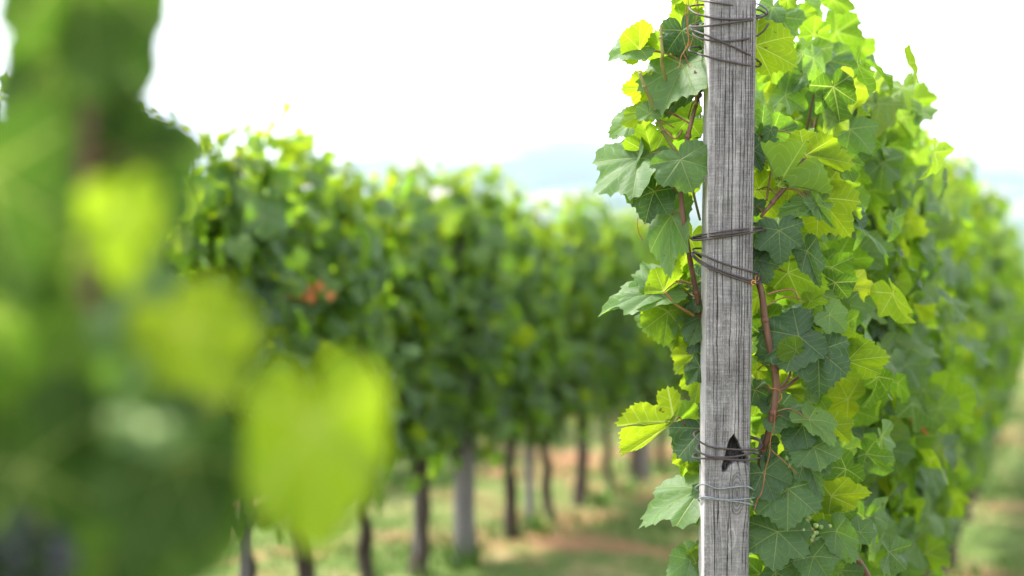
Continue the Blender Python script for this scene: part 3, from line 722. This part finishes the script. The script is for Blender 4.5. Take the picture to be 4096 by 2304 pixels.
CK = cane([(2770, 755, PB+.02), (2785, 820, PB+.02), (2800, 880, PB+.03)], [.0022, .0022], M_GREENSTEM, nodes=False)
ALLC = CL+CR+CR2+CR3+CR4+CR5+CORD
tr = MB(); p0 = rowp(2.85, .42, -.08); p1 = at(3060, 2560, PB+.30)
tr.tube([p0, p0*.66+p1*.34+np.array([.02, 0, 0]), p0*.3+p1*.7-np.array([.015, 0, 0]), p1, at(3230, 2420, PB+.25), at(3490, 2350, PB+.13)], [.036, .028, .026, .024, .014, .008], 12, 0, 5)
o = tr.build('trunk', M_TRUNK); keep_world(o, V1)

U, D = True, False
HERO = [
 # j, tip, dY, upper, tone, wd, lobe, pitch, roll, fold, curl, wave
 ((2560,198),(2550,70), .00, D,.85,.62,.1,  0,25, .5,.1,.05),
 ((2556,190),(2425,200), .01, U,.45,.55,.1, 10,35, .3,.3,.05),
 ((2700,235),(2604,130), .03, D,.70,.75,.2,  5,10, .2,.2,.06),
 ((2748,150),(2705,8),   .05, D,.72,.80,.1,  0, 5, .1,.1,.05),
 ((2728,122),(2752,240), .01, U,.05,.95,.1,-10,10, .25,.3,.06),
 ((2790,-30),(2690,8),   .03, D,.80,.9,.2,   0, 0, .1,.2,.06),
 ((2735,262),(2625,430), .00, U,.50,.78,.05,25,35,.2,.15,.04),
 ((2787,266),(2688,366),-.01, D,.80,.34,.1,  0,55, .2,.1,.03),
 ((2785,330),(2640,440), .02, U,.10,.34,.1,  0,35, .1,.1,.04),
 ((2590,355),(2486,350), .03, D,.97,.85,.2,  0, 0, .1,.1,.05),
 ((2608,385),(2590,275), .04, D,.92,.50,.1,  0,20, .1,.1,.04),
 ((2572,452),(2492,505), .00, D,.85,.62,.1,  0,25, .2,.1,.04),
 ((2600,455),(2592,393),-.02, U,.55,1.0,.0,  0, 0, .05,.2,.08),
 ((2530,480),(2440,530), .05, U,.45,.7,.1,   0,20, .1,.2,.04),
 ((2752,478),(2612,512), .02, D,.60,.62,.1,  0,15, .2,.1,.05),
 ((2745,560),(2690,500), .05, D,.45,.9,.1,   0, 0, .1,.2,.05),
 ((2806,520),(2790,440), .06, U,.15,.8,.1,   0, 0, .1,.2,.05),
 ((2612,626),(2572,478), .00, D,.70,.85,.35, 0, 5, .25,.1,.05),
 ((2560,632),(2366,752),-.01, U,.42,.62,.35,25,25,.15,.25,.05),
 ((2550,640),(2465,600), .01, U,.28,.40,.1,  0,10, .1,.2,.05),
 ((2611,628),(2490,718), .02, D,.88,.75,.1,  0, 0, .1,.1,.05),
 ((2722,638),(2768,752),-.03, U,.34,1.20,.0,-8, 0, .10,.15,.06),
 ((2617,765),(2572,882),-.01, U,.06,.88,.1, -5,12, .22,.25,.05),
 ((2548,640),(2490,792), .00, U,.35,.26,.1,  0,50, .3,.2,.06),
 ((2708,722),(2622,842), .03, D,.86,.85,.2,  0, 0, .1,.1,.06),
 ((2685,862),(2662,1052),-.01,U,.50,.50,.0, 42,25, .2,.35,.06),
 ((2763,958),(2722,1104), .02, D,.80,.70,.5,  0, 0, .15,.1,.05),
 ((2700,905),(2712,870), .02, D,.75,.8,.1,  0, 0, .1,.1,.05),
 ((2634,1165),(2403,1184),-.02,U,.50,.36,.35,40,20,.10,.25,.05),
 ((2640,1160),(2590,1024), .00,U,.45,.80,.05,25,15,.10,.15,.05),
 ((2634,1172),(2436,1220),-.01,U,.50,.34,.2, 50,10,.10,.25,.05),
 ((2656,1165),(2698,1036),-.03,D,.78,.60,.1,  0,20,.45,.1,.05),
 ((2642,1178),(2565,1248), .02,D,.88,.75,.2,  0, 0,.1,.1,.05),
 ((2672,1246),(2655,1382),-.01,D,.68,.85,.15, 0, 0,.20,.1,.05),
 ((2700,1225),(2690,1325), .01,U,.45,.5,.1,  15,20,.1,.2,.05),
 ((2740,1275),(2682,1395), .03,D,.80,.85,.2,  0, 0,.1,.1,.05),
 ((2808,1265),(2752,1375),-.005,U,.30,.75,.1, 0,10,.1,.2,.05),
 ((2815,1340),(2745,1405),.01, U,.02,.7,.1,   0,20,.1,.2,.05),
 ((2812,1175),(2712,1226),-.01,U,.12,.62,.2, 0,10,.2,.3,.08),
 ((2560,1285),(2600,1270), .03,U,.45,.8,.1,  0, 0,.1,.1,.05),
 ((2738,1130),(2690,1200), .04,D,.85,.8,.1,  0, 0,.1,.1,.05),
 ((2806,1120),(2745,1190), .05,U,.05,.9,.1,  0, 0,.1,.1,.05),
 ((2778,1420),(2700,1490), .01,D,.92,.80,.1,  0, 5,.15,.1,.05),
 ((2800,1468),(2742,1524),-.01,U,.15,.65,.0,  0,10,.2,.5,.10),
 ((2802,1502),(2778,1608), .01,D,.82,.85,.1,  0, 0,.15,.1,.05),
 ((2705,1690),(2775,1605), .01,D,.60,.8,.1,   0, 0,.1,.1,.05),
 ((2812,1715),(2712,1815),-.005,U,.04,1.05,.0, -5,0,.10,.2,.05),
 ((2760,1795),(2688,1852), .02,D,.90,.8,.2,   0, 0,.1,.1,.05),
 ((2818,1850),(2752,1888), .02,D,.85,.8,.2,   0, 0,.1,.1,.05),
 ((2808,1955),(2562,2032), .02,U,.50,.46,.1, 30,20,.12,.25,.04),
 ((2822,1985),(2768,2072), .00,U,.25,.75,.1,  0,10,.1,.5,.08),
 ((2762,2240),(2672,2290), .00,U,.40,.85,.1,  5,-5,.12,.2,.05),
 ((2783,2250),(2795,2165), .00,D,.78,.50,.1,  0,20,.3,.1,.05),
 ((2783,2250),(2738,2345),-.01,D,.80,.48,.1,  0,20,.3,.1,.05),
 ((2812,2190),(2802,2260), .02,U,.3,.6,.1,    0, 0,.1,.1,.05),
 # right of the post
 ((3022,182),(3188,250), -.01,D,.80,.68,.1,  0, 5,.15,.1,.05),
 ((3110,745),None, -.03, D,.66,1,0, 0,0,.06,.05,.05),
 ((3222,622),(3402,640),  .00,D,.84,.66,.1,   0, 0,.12,.1,.05),
 ((3265,630),(3345,748),  .01,U,.18,.85,.1,   0, 0,.12,.2,.05),
 ((3275,792),(3408,930), -.01,D,.88,.78,.15,  0,10,.15,.2,.05),
 ((3265,815),(3330,905), -.03,U,.55,.40,.1,   0,20,.3,.2,.06),
 ((3255,815),(3100,848), -.02,U,.55,.36,.1,   0,15,.2,.2,.06),
 ((3250,812),(3305,830), -.03,U,.75,.60,.3,   0, 0,.2,.2,.06),
 ((3240,822),(3195,838), -.03,U,.65,.60,.3,   0, 0,.2,.2,.06),
 ((3116,921),(3122,1040),-.03,U,.08,1.05,.15,-5, 5,.16,.2,.05),
 ((3015,640),(3050,560),  .02,D,.82,.9,.1,    0, 0,.1,.1,.05),
 ((3012,600),(3045,675), -.005,U,.05,.62,.1,  0, 0,.1,.1,.05),
 ((3082,520),(3068,560),  .01,U,.12,.9,.3,    0, 0,.1,.1,.05),
 ((3015,830),(3062,800),  .01,U,.08,.9,.1,    0, 0,.1,.1,.05),
 ((3030,760),(3110,860),  .03,D,.86,.9,.1,    0, 0,.1,.1,.05),
 ((3160,720),(3230,790),  .05,D,.88,.9,.1,    0, 0,.1,.1,.05),
 ((3015,985),(3060,1080), .00,U,.22,.8,.1,    0,10,.1,.3,.08),
 ((3020,1040),(3080,1120),-.01,U,.06,.9,.3,   0, 0,.1,.3,.08),
 ((3152,1090),(3305,1150),.00,D,.74,.80,.1,   0, 0,.12,.1,.05),
 ((3228,1004),(3268,1130),-.02,U,.12,.50,.1,  0,15,.2,.2,.05),
 ((3070,1100),(3140,1130),.03,D,.80,.9,.1,    0, 0,.1,.1,.05),
 ((3040,1180),(3020,1270),.02,D,.88,.8,.1,    0, 0,.1,.1,.05),
 ((3070,1285),(3115,1210),.02,D,.55,.8,.1,    0, 0,.1,.1,.05),
 ((3236,1290),(3150,1210),.00,U,.06,.95,.0,   0, 0,.1,.2,.06),
 ((3240,1205),(3320,1200),-.01,D,.72,.55,.1,  0,20,.2,.2,.05),
 ((3318,1258),(3385,1310),-.03,U,.58,1.0,.0,  0, 0,.15,.15,.05),
 ((3290,1250),(3275,1300),-.02,D,.6,.8,.1,    0, 0,.3,.3,.05),
 ((3195,1345),(3028,1428),-.03,U,.08,.72,.05, 0,-5,.1,.2,.06),
 ((3185,1400),(3110,1425),-.045,D,.55,.9,.0,  0, 0,.1,.3,.05),
 ((3200,1330),(3248,1380),-.025,U,.10,.8,.1,  0, 0,.1,.2,.06),
 ((3273,1402),(3278,1552),-.035,U,.05,.98,.0,-8, 0,.12,.2,.05),
 ((3322,1385),(3462,1360), .00,D,.78,.80,.0,  0, 0,.12,.1,.05),
 ((3388,1446),(3564,1412),-.01,D,.80,.55,.0,  0, 0,.2,.1,.05),
 ((3220,1420),(3230,1530), .03,D,.62,.9,.1,   0, 0,.1,.1,.05),
 ((3102,1656),(3228,1630),-.01,U,.24,.68,.1,  0,-5,.12,.2,.05),
 ((3100,1665),(3170,1720), .00,D,.60,.8,.1,   0, 0,.1,.1,.05),
 ((3212,1700),(3145,1785),-.02,U,.08,.90,.0,  0, 0,.1,.2,.06),
 ((3228,1680),(3180,1662), .00,D,.70,.7,.0,   0, 0,.2,.2,.05),
 ((3236,1680),(3340,1752),-.035,U,.60,.60,.1,45,-15,.2,.3,.05),
 ((3325,1700),(3400,1765), .01,D,.90,.85,.1,  0, 0,.1,.1,.05),
 ((3256,1788),(3285,1888),-.04,U,.30,1.15,.1, -5, 0,.10,.15,.05),
 ((3225,1815),(3278,1982),-.02,U,.16,.55,.2,  0,15,.2,.2,.05),
 ((3050,1890),(3105,2005),-.02,U,.14,.90,.0, -5, 0,.16,.2,.05),
 ((3075,1775),(3065,1850),.00,U,.05,.6,.1,    0,10,.1,.3,.08),
 ((3153,1955),(3150,2115),-.03,U,.20,.98,.0, -5, 0,.10,.15,.05),
 ((3110,2127),(3092,2275),-.03,U,.22,1.12,.25,-5, 0,.10,.15,.05),
 ((3255,2225),(3320,2310),-.02,U,.20,1.0,.1,  0, 0,.12,.2,.05),
 ((3345,2125),(3415,2235),-.01,U,.36,.62,.0,  0,15,.2,.25,.06),
 ((3325,1985),(3472,1955), .01,D,.90,.60,.0,  0, 0,.1,.1,.05),
 ((3290,2035),(3362,2085), .02,D,.76,.85,.0,  0, 0,.1,.1,.05),
 ((3440,2130),(3490,2075), .02,U,.30,.9,.0,   0, 0,.1,.1,.05),
 ((3070,2060),(3020,2095), .03,D,.92,.9,.3,   0, 0,.1,.1,.05),
 ((3100,2290),(3200,2330),-.01,U,.15,1.0,.1,  0, 0,.1,.1,.05),
 ((3190,1920),(3260,1990), .04,D,.66,.9,.1,   0, 0,.1,.1,.05),
 ((3020,1560),(3062,1640), .02,U,.12,.7,.1,   0, 0,.1,.1,.05),
 ((3030,1480),(3066,1510), .02,D,.88,.8,.1,   0, 0,.1,.1,.05),
 ((3130,1560),(3210,1590), .06,D,.84,.9,.1,   0, 0,.1,.1,.05),
]
def custom_ctrl(j, pts, tip, amap):
    """outline of a strongly lobed leaf seen from below, from photograph points, in leaf units"""
    rx, ry = tip[0]-j[0], tip[1]-j[1]; L2 = rx*rx+ry*ry; out = []
    for (x, y) in pts:
        dx, dy = x-j[0], y-j[1]; out.append((-(-dx*ry+dy*rx)/L2, (dx*rx+dy*ry)/L2))
    return out, amap
nh = 0
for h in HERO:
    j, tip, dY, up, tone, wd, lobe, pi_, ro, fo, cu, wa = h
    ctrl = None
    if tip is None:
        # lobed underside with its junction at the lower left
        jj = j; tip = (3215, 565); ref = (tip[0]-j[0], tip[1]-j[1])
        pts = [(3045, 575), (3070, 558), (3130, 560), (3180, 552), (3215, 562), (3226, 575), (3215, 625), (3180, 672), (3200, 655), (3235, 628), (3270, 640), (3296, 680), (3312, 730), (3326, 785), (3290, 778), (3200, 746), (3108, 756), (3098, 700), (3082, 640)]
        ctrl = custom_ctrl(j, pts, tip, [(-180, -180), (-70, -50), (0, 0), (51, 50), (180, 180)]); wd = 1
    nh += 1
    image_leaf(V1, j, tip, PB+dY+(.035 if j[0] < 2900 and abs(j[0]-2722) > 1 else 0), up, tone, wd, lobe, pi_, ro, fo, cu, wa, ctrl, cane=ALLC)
# the bright deeply lobed leaf standing out to the left
j = (2698, 1687); tip = (2456, 1692)
pts = [(2690, 1662), (2706, 1640), (2722, 1600), (2724, 1570), (2700, 1548), (2686, 1535), (2650, 1548), (2632, 1556), (2626, 1590), (2635, 1615), (2612, 1618), (2590, 1602), (2560, 1601), (2520, 1618), (2480, 1660), (2457, 1692), (2490, 1697), (2530, 1690), (2572, 1683), (2566, 1706),
       (2540, 1697), (2492, 1700), (2474, 1722), (2480, 1760), (2474, 1790), (2478, 1832), (2500, 1815), (2560, 1802), (2600, 1770), (2640, 1728), (2668, 1706)]
image_leaf(V1, j, tip, PB-.02, D, .93, 1, 0, 0, 0, .04, .05, .03, custom_ctrl(j, pts, tip, [(-180, -180), (-82, -50), (0, 0), (33, 50), (180, 180)]), cane=[at(2740, 1700, PB+.02), at(2800, 1720, PB+.05)], nang=200, nring=12, lab='bright yellow green deeply lobed leaf standing out left of the post')

# leaves hanging in the canopy a little behind the plane of focus
MIDL = [((3345,130),(3468,150),2.95,D,.66,.85), ((3350,85),(3450,75),3.0,U,.30,.6), ((3255,140),(3262,60),2.75,D,.74,1.), ((3250,240),(3300,150),2.8,U,.10,.85), ((3300,240),(3440,262),2.85,U,.22,.6),
 ((3240,200),(3180,205),2.75,D,.5,.6), ((3262,345),(3232,468),2.75,U,.42,1.05), ((3345,375),(3480,320),2.9,D,.62,.85), ((3350,390),(3540,400),3.0,D,.60,.8), ((3370,450),(3420,540),2.9,U,.05,.8),
 ((3215,300),(3100,350),2.65,U,.34,.55), ((3100,250),(3030,320),2.65,D,.84,.9), ((3330,0),(3425,25),2.8,D,.75,.5), ((3120,70),(3180,150),2.7,U,.25,.95), ((3090,30),(3060,110),2.7,U,.35,.9), ((3150,0),(3185,30),2.6,D,.9,.9),
 ((3340,545),(3500,600),2.8,U,.50,.7), ((3343,1045),(3400,940),2.75,D,.62,1.3), ((3420,1010),(3590,985),2.85,U,.58,.6), ((3370,700),(3480,720),2.75,D,.66,.6), ((3420,1470),(3440,1550),2.8,U,.55,1.0),
 ((3260,1600),(3330,1670),2.65,D,.64,.8), ((3400,1640),(3540,1590),2.8,D,.62,.7), ((3300,1560),(3380,1620),2.7,U,.45,.8), ((3500,360),(3600,340),3.1,U,.4,.7), ((3650,400),(3760,385),3.5,D,.85,.7), ((3480,760),(3550,820),3.0,D,.66,.8),
 ((3060,460),(3100,520),2.8,D,.9,.9), ((3060,410),(3020,500),2.8,U,.5,.9), ((3380,260),(3500,250),3.1,D,.7,.8), ((3210,60),(3260,110),2.85,D,.8,.9), ((3230,20),(3290,60),2.9,U,.45,.9), ((3440,200),(3500,150),3.1,D,.7,.8),
 ((3220,395),(3170,440),2.9,D,.8,.9), ((3420,1180),(3440,1290),2.75,U,.40,.9), ((3480,1100),(3500,1200),2.85,D,.6,.8), ((3760,1620),(3900,1560),3.3,D,.75,1.0), ((3560,1800),(3500,1900),3.0,U,.3,.9), ((3640,1750),(3600,1900),3.1,D,.6,.8),
 ((3700,1560),(3640,1640),3.2,U,.55,.9), ((3450,1750),(3430,1850),2.85,U,.15,1.)]
ml = MB()
for j_, t_, Y_, up_, to_, wd_ in MIDL:
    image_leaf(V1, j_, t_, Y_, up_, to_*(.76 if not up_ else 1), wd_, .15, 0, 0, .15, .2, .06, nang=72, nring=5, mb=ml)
o = ml.build('outer_foliage', M_LEAF); keep_world(o, V1); o['kind'] = 'stuff'
# filler foliage of this vine: behind the sharp leaves, and farther back
fb = MB(); rg = random.Random(77)
for i in range(1150):
    s = rg.uniform(2.50, 3.45); off = .46 + rg.gauss(0, .085) - .02
    dens = min(1, .30+(s-2.5)*1.2)
    z = rg.uniform(.45, 1.84)
    if rg.random() > dens: continue
    q = rowp(s, off, z); side = -1
    px = 2048+FPX*q[0]/q[1]
    out = RN*(side if rg.random() < .75 else 1) + np.array([rg.gauss(0, .55), rg.gauss(0, .5)-.2, .6+rg.gauss(0, .5)])
    tipd = RN*side*rg.uniform(0, .6) + np.array([rg.gauss(0, .4), rg.gauss(0, .3), -.9+rg.gauss(0, .4)])
    if q[0] < .44 + .16*max(0, (2.75-s)): continue
    put_leaf(fb, rg.choice(T_MID), q, tipd, out, rg.uniform(.042, .066), 1, min(.9, max(0, rg.gauss(.42, .22)+(.1 if z > 1.6 else 0))))
# light leaves filling between the sharp ones, right and left of the post
for i in range(110):
    px, py = rg.uniform(3010, 3400), rg.uniform(480, 2304)
    if px > 3180 and py < 520: continue
    q = at(px, py, PB+rg.uniform(.05, .22)); a = rg.uniform(-.6, .6)
    put_leaf(fb, rg.choice(T_MID), q, np.array([rg.gauss(0, .6), rg.gauss(0, .3), -.7+rg.gauss(0, .5)]), np.array([rg.gauss(0, .4), (-1 if rg.random() < .5 else 1), .3+rg.gauss(0, .3)]), rg.uniform(.035, .058), 1, min(1, max(0, rg.gauss(.52, .25))))
for cx_, cy_, n_ in ((2745, 1180, 9), (2770, 1330, 6), (2780, 1640, 3), (2785, 1850, 2), (2700, 1240, 4)):
    for i in range(n_):
        q = at(cx_+rg.gauss(0, 22), cy_+rg.gauss(0, 45), PB+rg.uniform(.04, .10))
        put_leaf(fb, rg.choice(T_MID), q, np.array([rg.gauss(0, .6), rg.gauss(0, .3), -.7+rg.gauss(0, .5)]), np.array([rg.gauss(0, .4), rg.choice((-1, 1)), .3]), rg.uniform(.022, .036), 1, min(1, max(0, rg.gauss(.65, .25))))
o = fb.build('foliage', M_LEAF); keep_world(o, V1); o['kind'] = 'stuff'
# shoots at the back of the same vine
sb = MB()
for i in range(9):
    s = 2.75+.08*i+rg.uniform(-.03, .03); x = rg.uniform(-.04, .04)
    sb.tube([rowp(s, .46, .66), rowp(s+.02, .46+x, 1.0), rowp(s-.02, .44-x, 1.4), rowp(s+.04, .45+x, 1.8+.08*math.sin(i*2))], [.005, .0045, .0035, .002], 7, 0, 4)
o = sb.build('back_canes', M_CANE); keep_world(o, V1)
# dry tendrils
def tendril(pts, r=.0006, label=None, mat=M_TENDRIL):
    mb = MB(); mb.tube([at(*a) for a in pts], [r*1.5, r*.8], 6, 0, 8) if False else mb.tube([at(*a) for a in pts], r, 6, 0, 8)
    o = mb.build('tendril', mat); keep_world(o, V1)
    if label: o['label'] = label
PF = PY0-.004
tendril([(2750, -10, PF), (2743, 50, PF), (2752, 110, PF), (2753, 170, PF), (2740, 200, PF), (2725, 225, PF), (2718, 262, PF), (2708, 270, PF)], .0007, 'dry orange tendril hanging at the top left of the post')
tendril([(2754, -10, PF), (2752, 60, PF-.002), (2749, 120, PF), (2756, 175, PF), (2735, 210, PF), (2748, 240, PF), (2756, 268, PF), (2764, 262, PF)], .0007)
tendril([(2783, -10, PB), (2785, 60, PB), (2780, 110, PB), (2772, 150, PB), (2760, 185, PB)], .0006)
tendril([(2552, 870, PB), (2550, 900, PB), (2555, 930, PB), (2565, 950, PB), (2571, 962, PB)], .0007, 'short curled tendril hanging under the dark left leaf')
tendril([(3100, 1640, PF), (3098, 1690, PF), (3082, 1760, PF), (3078, 1820, PF), (3062, 1880, PF), (3050, 1960, PF), (3030, 2000, PF), (3018, 2040, PF)], .0008, 'long thin brown tendril hanging from the right cane')
tendril([(3072, 1540, PB-.03), (3082, 1552, PB-.04), (3105, 1556, PB-.04), (3122, 1570, PB-.03), (3126, 1592, PB-.03), (3112, 1612, PB-.03)], .0010)
tendril([(3085, 1800, PF), (3130, 1840, PF), (3165, 1872, PF), (3190, 1895, PF)], .0007)
# green unripe bunch low on the right
gb = MB(); cluster(gb, at(3236, 2085, PB-.01), 26, .035, .0042, random.Random(9)); o = gb.build('grape_cluster', M_GREENGRAPE); keep_world(o, V1); o['label'] = 'small green unripe grapes between the lower right leaves'
# dry orange leaf inside the right row
dm = MB()
for i in range(4): put_leaf(dm, T_MID[i], at(3155+rg.gauss(0, 10), 480+rg.gauss(0, 12), 2.85), np.array([rg.gauss(0, 1), .2, -1]), np.array([.3, -1, .2]), .022, .7, 1)
o = dm.build('dry_leaf', M_DRY); keep_world(o, V1); o['label'] = 'curled dry orange leaf in the canopy right of the post'
dm = MB()
put_leaf(dm, T_MID[5], at(3660, 1670, 3.0), np.array([.25, 0, -1]), np.array([-.9, -.6, .3]), .045, .32, 1)
o = dm.build('dry_leaf', M_DRY); keep_world(o, V1); o['label'] = 'narrow curled tan leaf low on the right side of the canopy'
# dry patch in the left row canopy
dr = MB()
for i in range(16):
    put_leaf(dr, rg.choice(T_LOW), at(1210+rg.gauss(0, 40), 1170+rg.gauss(0, 18), 5.10+rg.gauss(0, .02)), np.array([rg.gauss(0, 1), -.2, -1]), np.array([rg.gauss(0, .5), -1, .2]), rg.uniform(.02, .03), .8, 1)
o = dr.build('dry_leaves', M_DRY); 
lv = [x for x in bpy.data.objects if x.name.startswith('grapevine') and 'fifth from the left in' in x.get('label', '')][0]
bpy.context.view_layer.update()
o.parent = lv; o.matrix_parent_inverse = lv.matrix_world.inverted(); o['label'] = 'withered orange leaves in the green canopy'; o['kind'] = 'stuff'

# ------------------------------------------------------------------ the very near blurred vine at the left
p = at(-150, 2304, .95); p[2] = float(hz(np.array(p[0]), np.array(p[1])))
V0 = empty('grapevine', p); tag(V0, 'very near completely blurred grapevine covering the left edge of the photo', 'grapevine')
K = 4096/2576
NEAR = [
 ((790,1060),(815,1385),.78,D,.84,.66), ((465,820),(595,985),.78,D,.90,.85), ((308,530),(315,725),.74,D,.82,.68),
 ((200,-110),(225,215),.80,D,.10,.85), ((190,30),(370,100),.82,D,.15,.62), ((200,315),(480,330),.88,D,.05,.52), ((150,150),(120,420),.84,D,.05,.62),
 ((-40,440),(60,760),.80,D,.06,.8), ((-20,780),(70,1040),.83,D,.25,.85), ((400,800),(270,980),.83,U,.30,.75), ((130,980),(380,1200),.82,D,.34,.7),
 ((350,1060),(510,1120),.80,U,.50,.55), ((460,1150),(330,1390),.81,D,.0,.8), ((60,1180),(180,1540),.81,D,.05,.8), ((470,1230),(420,1560),.82,D,.05,.55), ((200,600),(120,850),.86,D,.1,.8),
 ((330,400),(260,660),.88,D,.0,.8), ((240,60),(210,360),.90,U,.05,.7), ((150,640),(280,880),.90,U,.0,.85), ((60,900),(220,1250),.90,U,.0,1.), ((300,1150),(260,1500),.92,U,.0,.9),  # from here a back layer added to cut the sun on the front leaves
 ((120,440),(60,700),.93,U,.0,.9), ((270,270),(150,380),.95,U,.0,.8), ((90,1250),(240,1600),.95,U,.0,1.), ((340,760),(200,760),.95,U,.0,.9),((480,900),(400,1130),.93,U,.15,.6), ((20,600),(40,900),.97,U,.0,1.),
 ((120,-330),(330,-120),.80,U,.0,1.), ((300,-300),(200,-60),.86,U,.0,1.), ((100,-200),(60,20),.90,U,.0,.8), ((330,-60),(250,120),.88,U,.0,.7),  # leaves added above the frame to shade those below
 ((200,500),(60,520),1.0,U,.0,1.), ((250,900),(100,1000),1.0,U,.0,1.), ((330,1250),(150,1300),1.0,U,.0,1.),
]
ca = [at(x*K, y*K, Yv) for x, y, Yv in ((250, -300, 0.858), (225, 100, 0.858), (215, 500, 0.858), (225, 850, 0.847), (300, 1150, 0.858), (200, 1700, 0.928))]
cm = MB(); cm.tube(ca, .0045, 9, 0, 6); o = cm.build('cane', M_CANE); keep_world(o, V0)
caneP = [a*(1-u)+b*u for a, b in zip(ca[:-1], ca[1:]) for u in np.linspace(0, 1, 6)]
for j, tip, Yv, up, tone, wd in NEAR:
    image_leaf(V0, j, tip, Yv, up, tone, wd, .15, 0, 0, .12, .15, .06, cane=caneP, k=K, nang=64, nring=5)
sun_block = MB(); rg = random.Random(31)  # extra leaves added behind to block the sun from the near vine
for i in range(34):
    q = at(rg.uniform(-350, 330)*K, rg.uniform(-380, 1400)*K, rg.uniform(.92, 1.2))
    if q[0] > at(300*K, 700*K, q[1])[0]: continue
    if q[2] > at(0, 330*K, q[1])[2] and q[0] < at(110*K, 330*K, q[1])[0]: continue
    put_leaf(sun_block, rg.choice(T_MID), q, np.array([rg.gauss(0, .5), rg.gauss(0, .3), -.8]), np.array([rg.gauss(-.3, .4), rg.gauss(0, .6), .9]), rg.uniform(.06, .085), 1, rg.uniform(0, .12))
o = sun_block.build('foliage', M_LEAF); keep_world(o, V0); o['kind'] = 'stuff'
gb = MB(); cluster(gb, at(15*K, 1330*K, 0.80), 60, .10, .0095, random.Random(19)); o = gb.build('grape_cluster', M_GRAPE); keep_world(o, V0)
gb = MB(); cluster(gb, at(400*K, 1045*K, 0.766), 7, .010, .0045, random.Random(29)); o = gb.build('grape_cluster', M_GREENGRAPE); keep_world(o, V0); o['label'] = 'pale green blurred berries'
tb = MB(); b0 = np.array(p); e = at(200*K, 1700*K, .80)
tb.tube([b0-np.array([0, 0, .1]), b0+np.array([.02, -.02, .35]), b0*.3+e*.7, e], [.032, .026, .022, .012], 12, 0, 5); o = tb.build('trunk', M_TRUNK); keep_world(o, V0)

# ------------------------------------------------------------------ weeds at the feet of the left row
M_WEED = simple('weed', [(.3, (.05, .12, .015)), (.7, (.13, .24, .03))], 12, .6, .3)
for i, (s_, lab) in enumerate([(6.25, 'bright green weed tuft at the foot of the thick pale post in left row'), (7.3, 'low weed tuft at the foot of the slim stake in the left row'), (8.5, 'weed tuft round a trunk foot midway along the left row'), (9.05, 'dark green weed tuft farther along the left row'), (5.3, 'small weed tuft at a trunk left of the thick pale post')]):
    rg2 = random.Random(i+900); wm = MB(); h_ = .26 if i == 0 else .17
    for b_ in range(60):
        a = rg2.uniform(0, 6.28); l = rg2.uniform(.3, 1)*h_; r0 = rg2.uniform(0, .09); lean = rg2.uniform(.2, .8)*l
        c_ = np.array([r0*math.cos(a), r0*math.sin(a), -.02]); t_ = c_+np.array([lean*math.cos(a), lean*math.sin(a), l]); sd = np.array([-math.sin(a), math.cos(a), 0])*rg2.uniform(.003, .008)
        m_ = (c_+t_)/2+np.array([0, 0, l*.15]); wm.add([c_-sd, c_+sd, m_+sd, m_-sd, t_], [(0, 1, 2, 3)], [(3, 2, 4)], .3)
    o = wm.build('weed_tuft', M_WEED); o.location = rowp(s_, 2.6, 0); tag(o, lab, 'weed', 'weeds under the left row')

# ------------------------------------------------------------------ trellis wires of the right row
for zz_, lab in ((1.52, 'thin dark trellis wire running back from the post at upper leaf height'), (1.02, 'thin trellis wire running back from the middle of the post')):
    mb = MB(); a = np.array([(XL+XR)/2+.01, PY0+PT, rowp(2.45, .5, zz_)[2]])
    pts = [a]+[rowp(s, .48, zz_-.02*math.sin(s)) for s in (4, 6, 8, 10, 12, 14, 17, 20)]
    mb.tube(pts, .0013, 6, 0, 2); o = mb.build('trellis_wire', M_RUST); tag(o, lab, 'wire', 'trellis wires of the right row')
# ------------------------------------------------------------------ haze over the valley
HZ = MB(); x0, x1, y0, y1, z0, z1 = -9500, 9500, -9500, 9500, -90, 330
HZ.add([[x0,y0,z0],[x1,y0,z0],[x1,y1,z0],[x0,y1,z0],[x0,y0,z1],[x1,y0,z1],[x1,y1,z1],[x0,y1,z1]], [(0,3,2,1),(4,5,6,7),(0,1,5,4),(1,2,6,5),(2,3,7,6),(3,0,4,7)])
kz = NT('haze_air'); vo = kz.n('ShaderNodeVolumePrincipled'); vo.inputs['Color'].default_value = (.66, .78, 1.0, 1); vo.inputs['Density'].default_value = 1.45e-4; vo.inputs['Anisotropy'].default_value = .2
oo = kz.n('ShaderNodeOutputMaterial'); kz.L(vo.outputs[0], oo.inputs['Volume'])
o = HZ.build('haze', kz.m, smooth=False); tag(o, 'pale bluish haze hanging over the valley and far hills', 'haze', kind='stuff')
print('LEAVES', nh, 'verts', sum(len(m.vertices) for m in bpy.data.meshes))
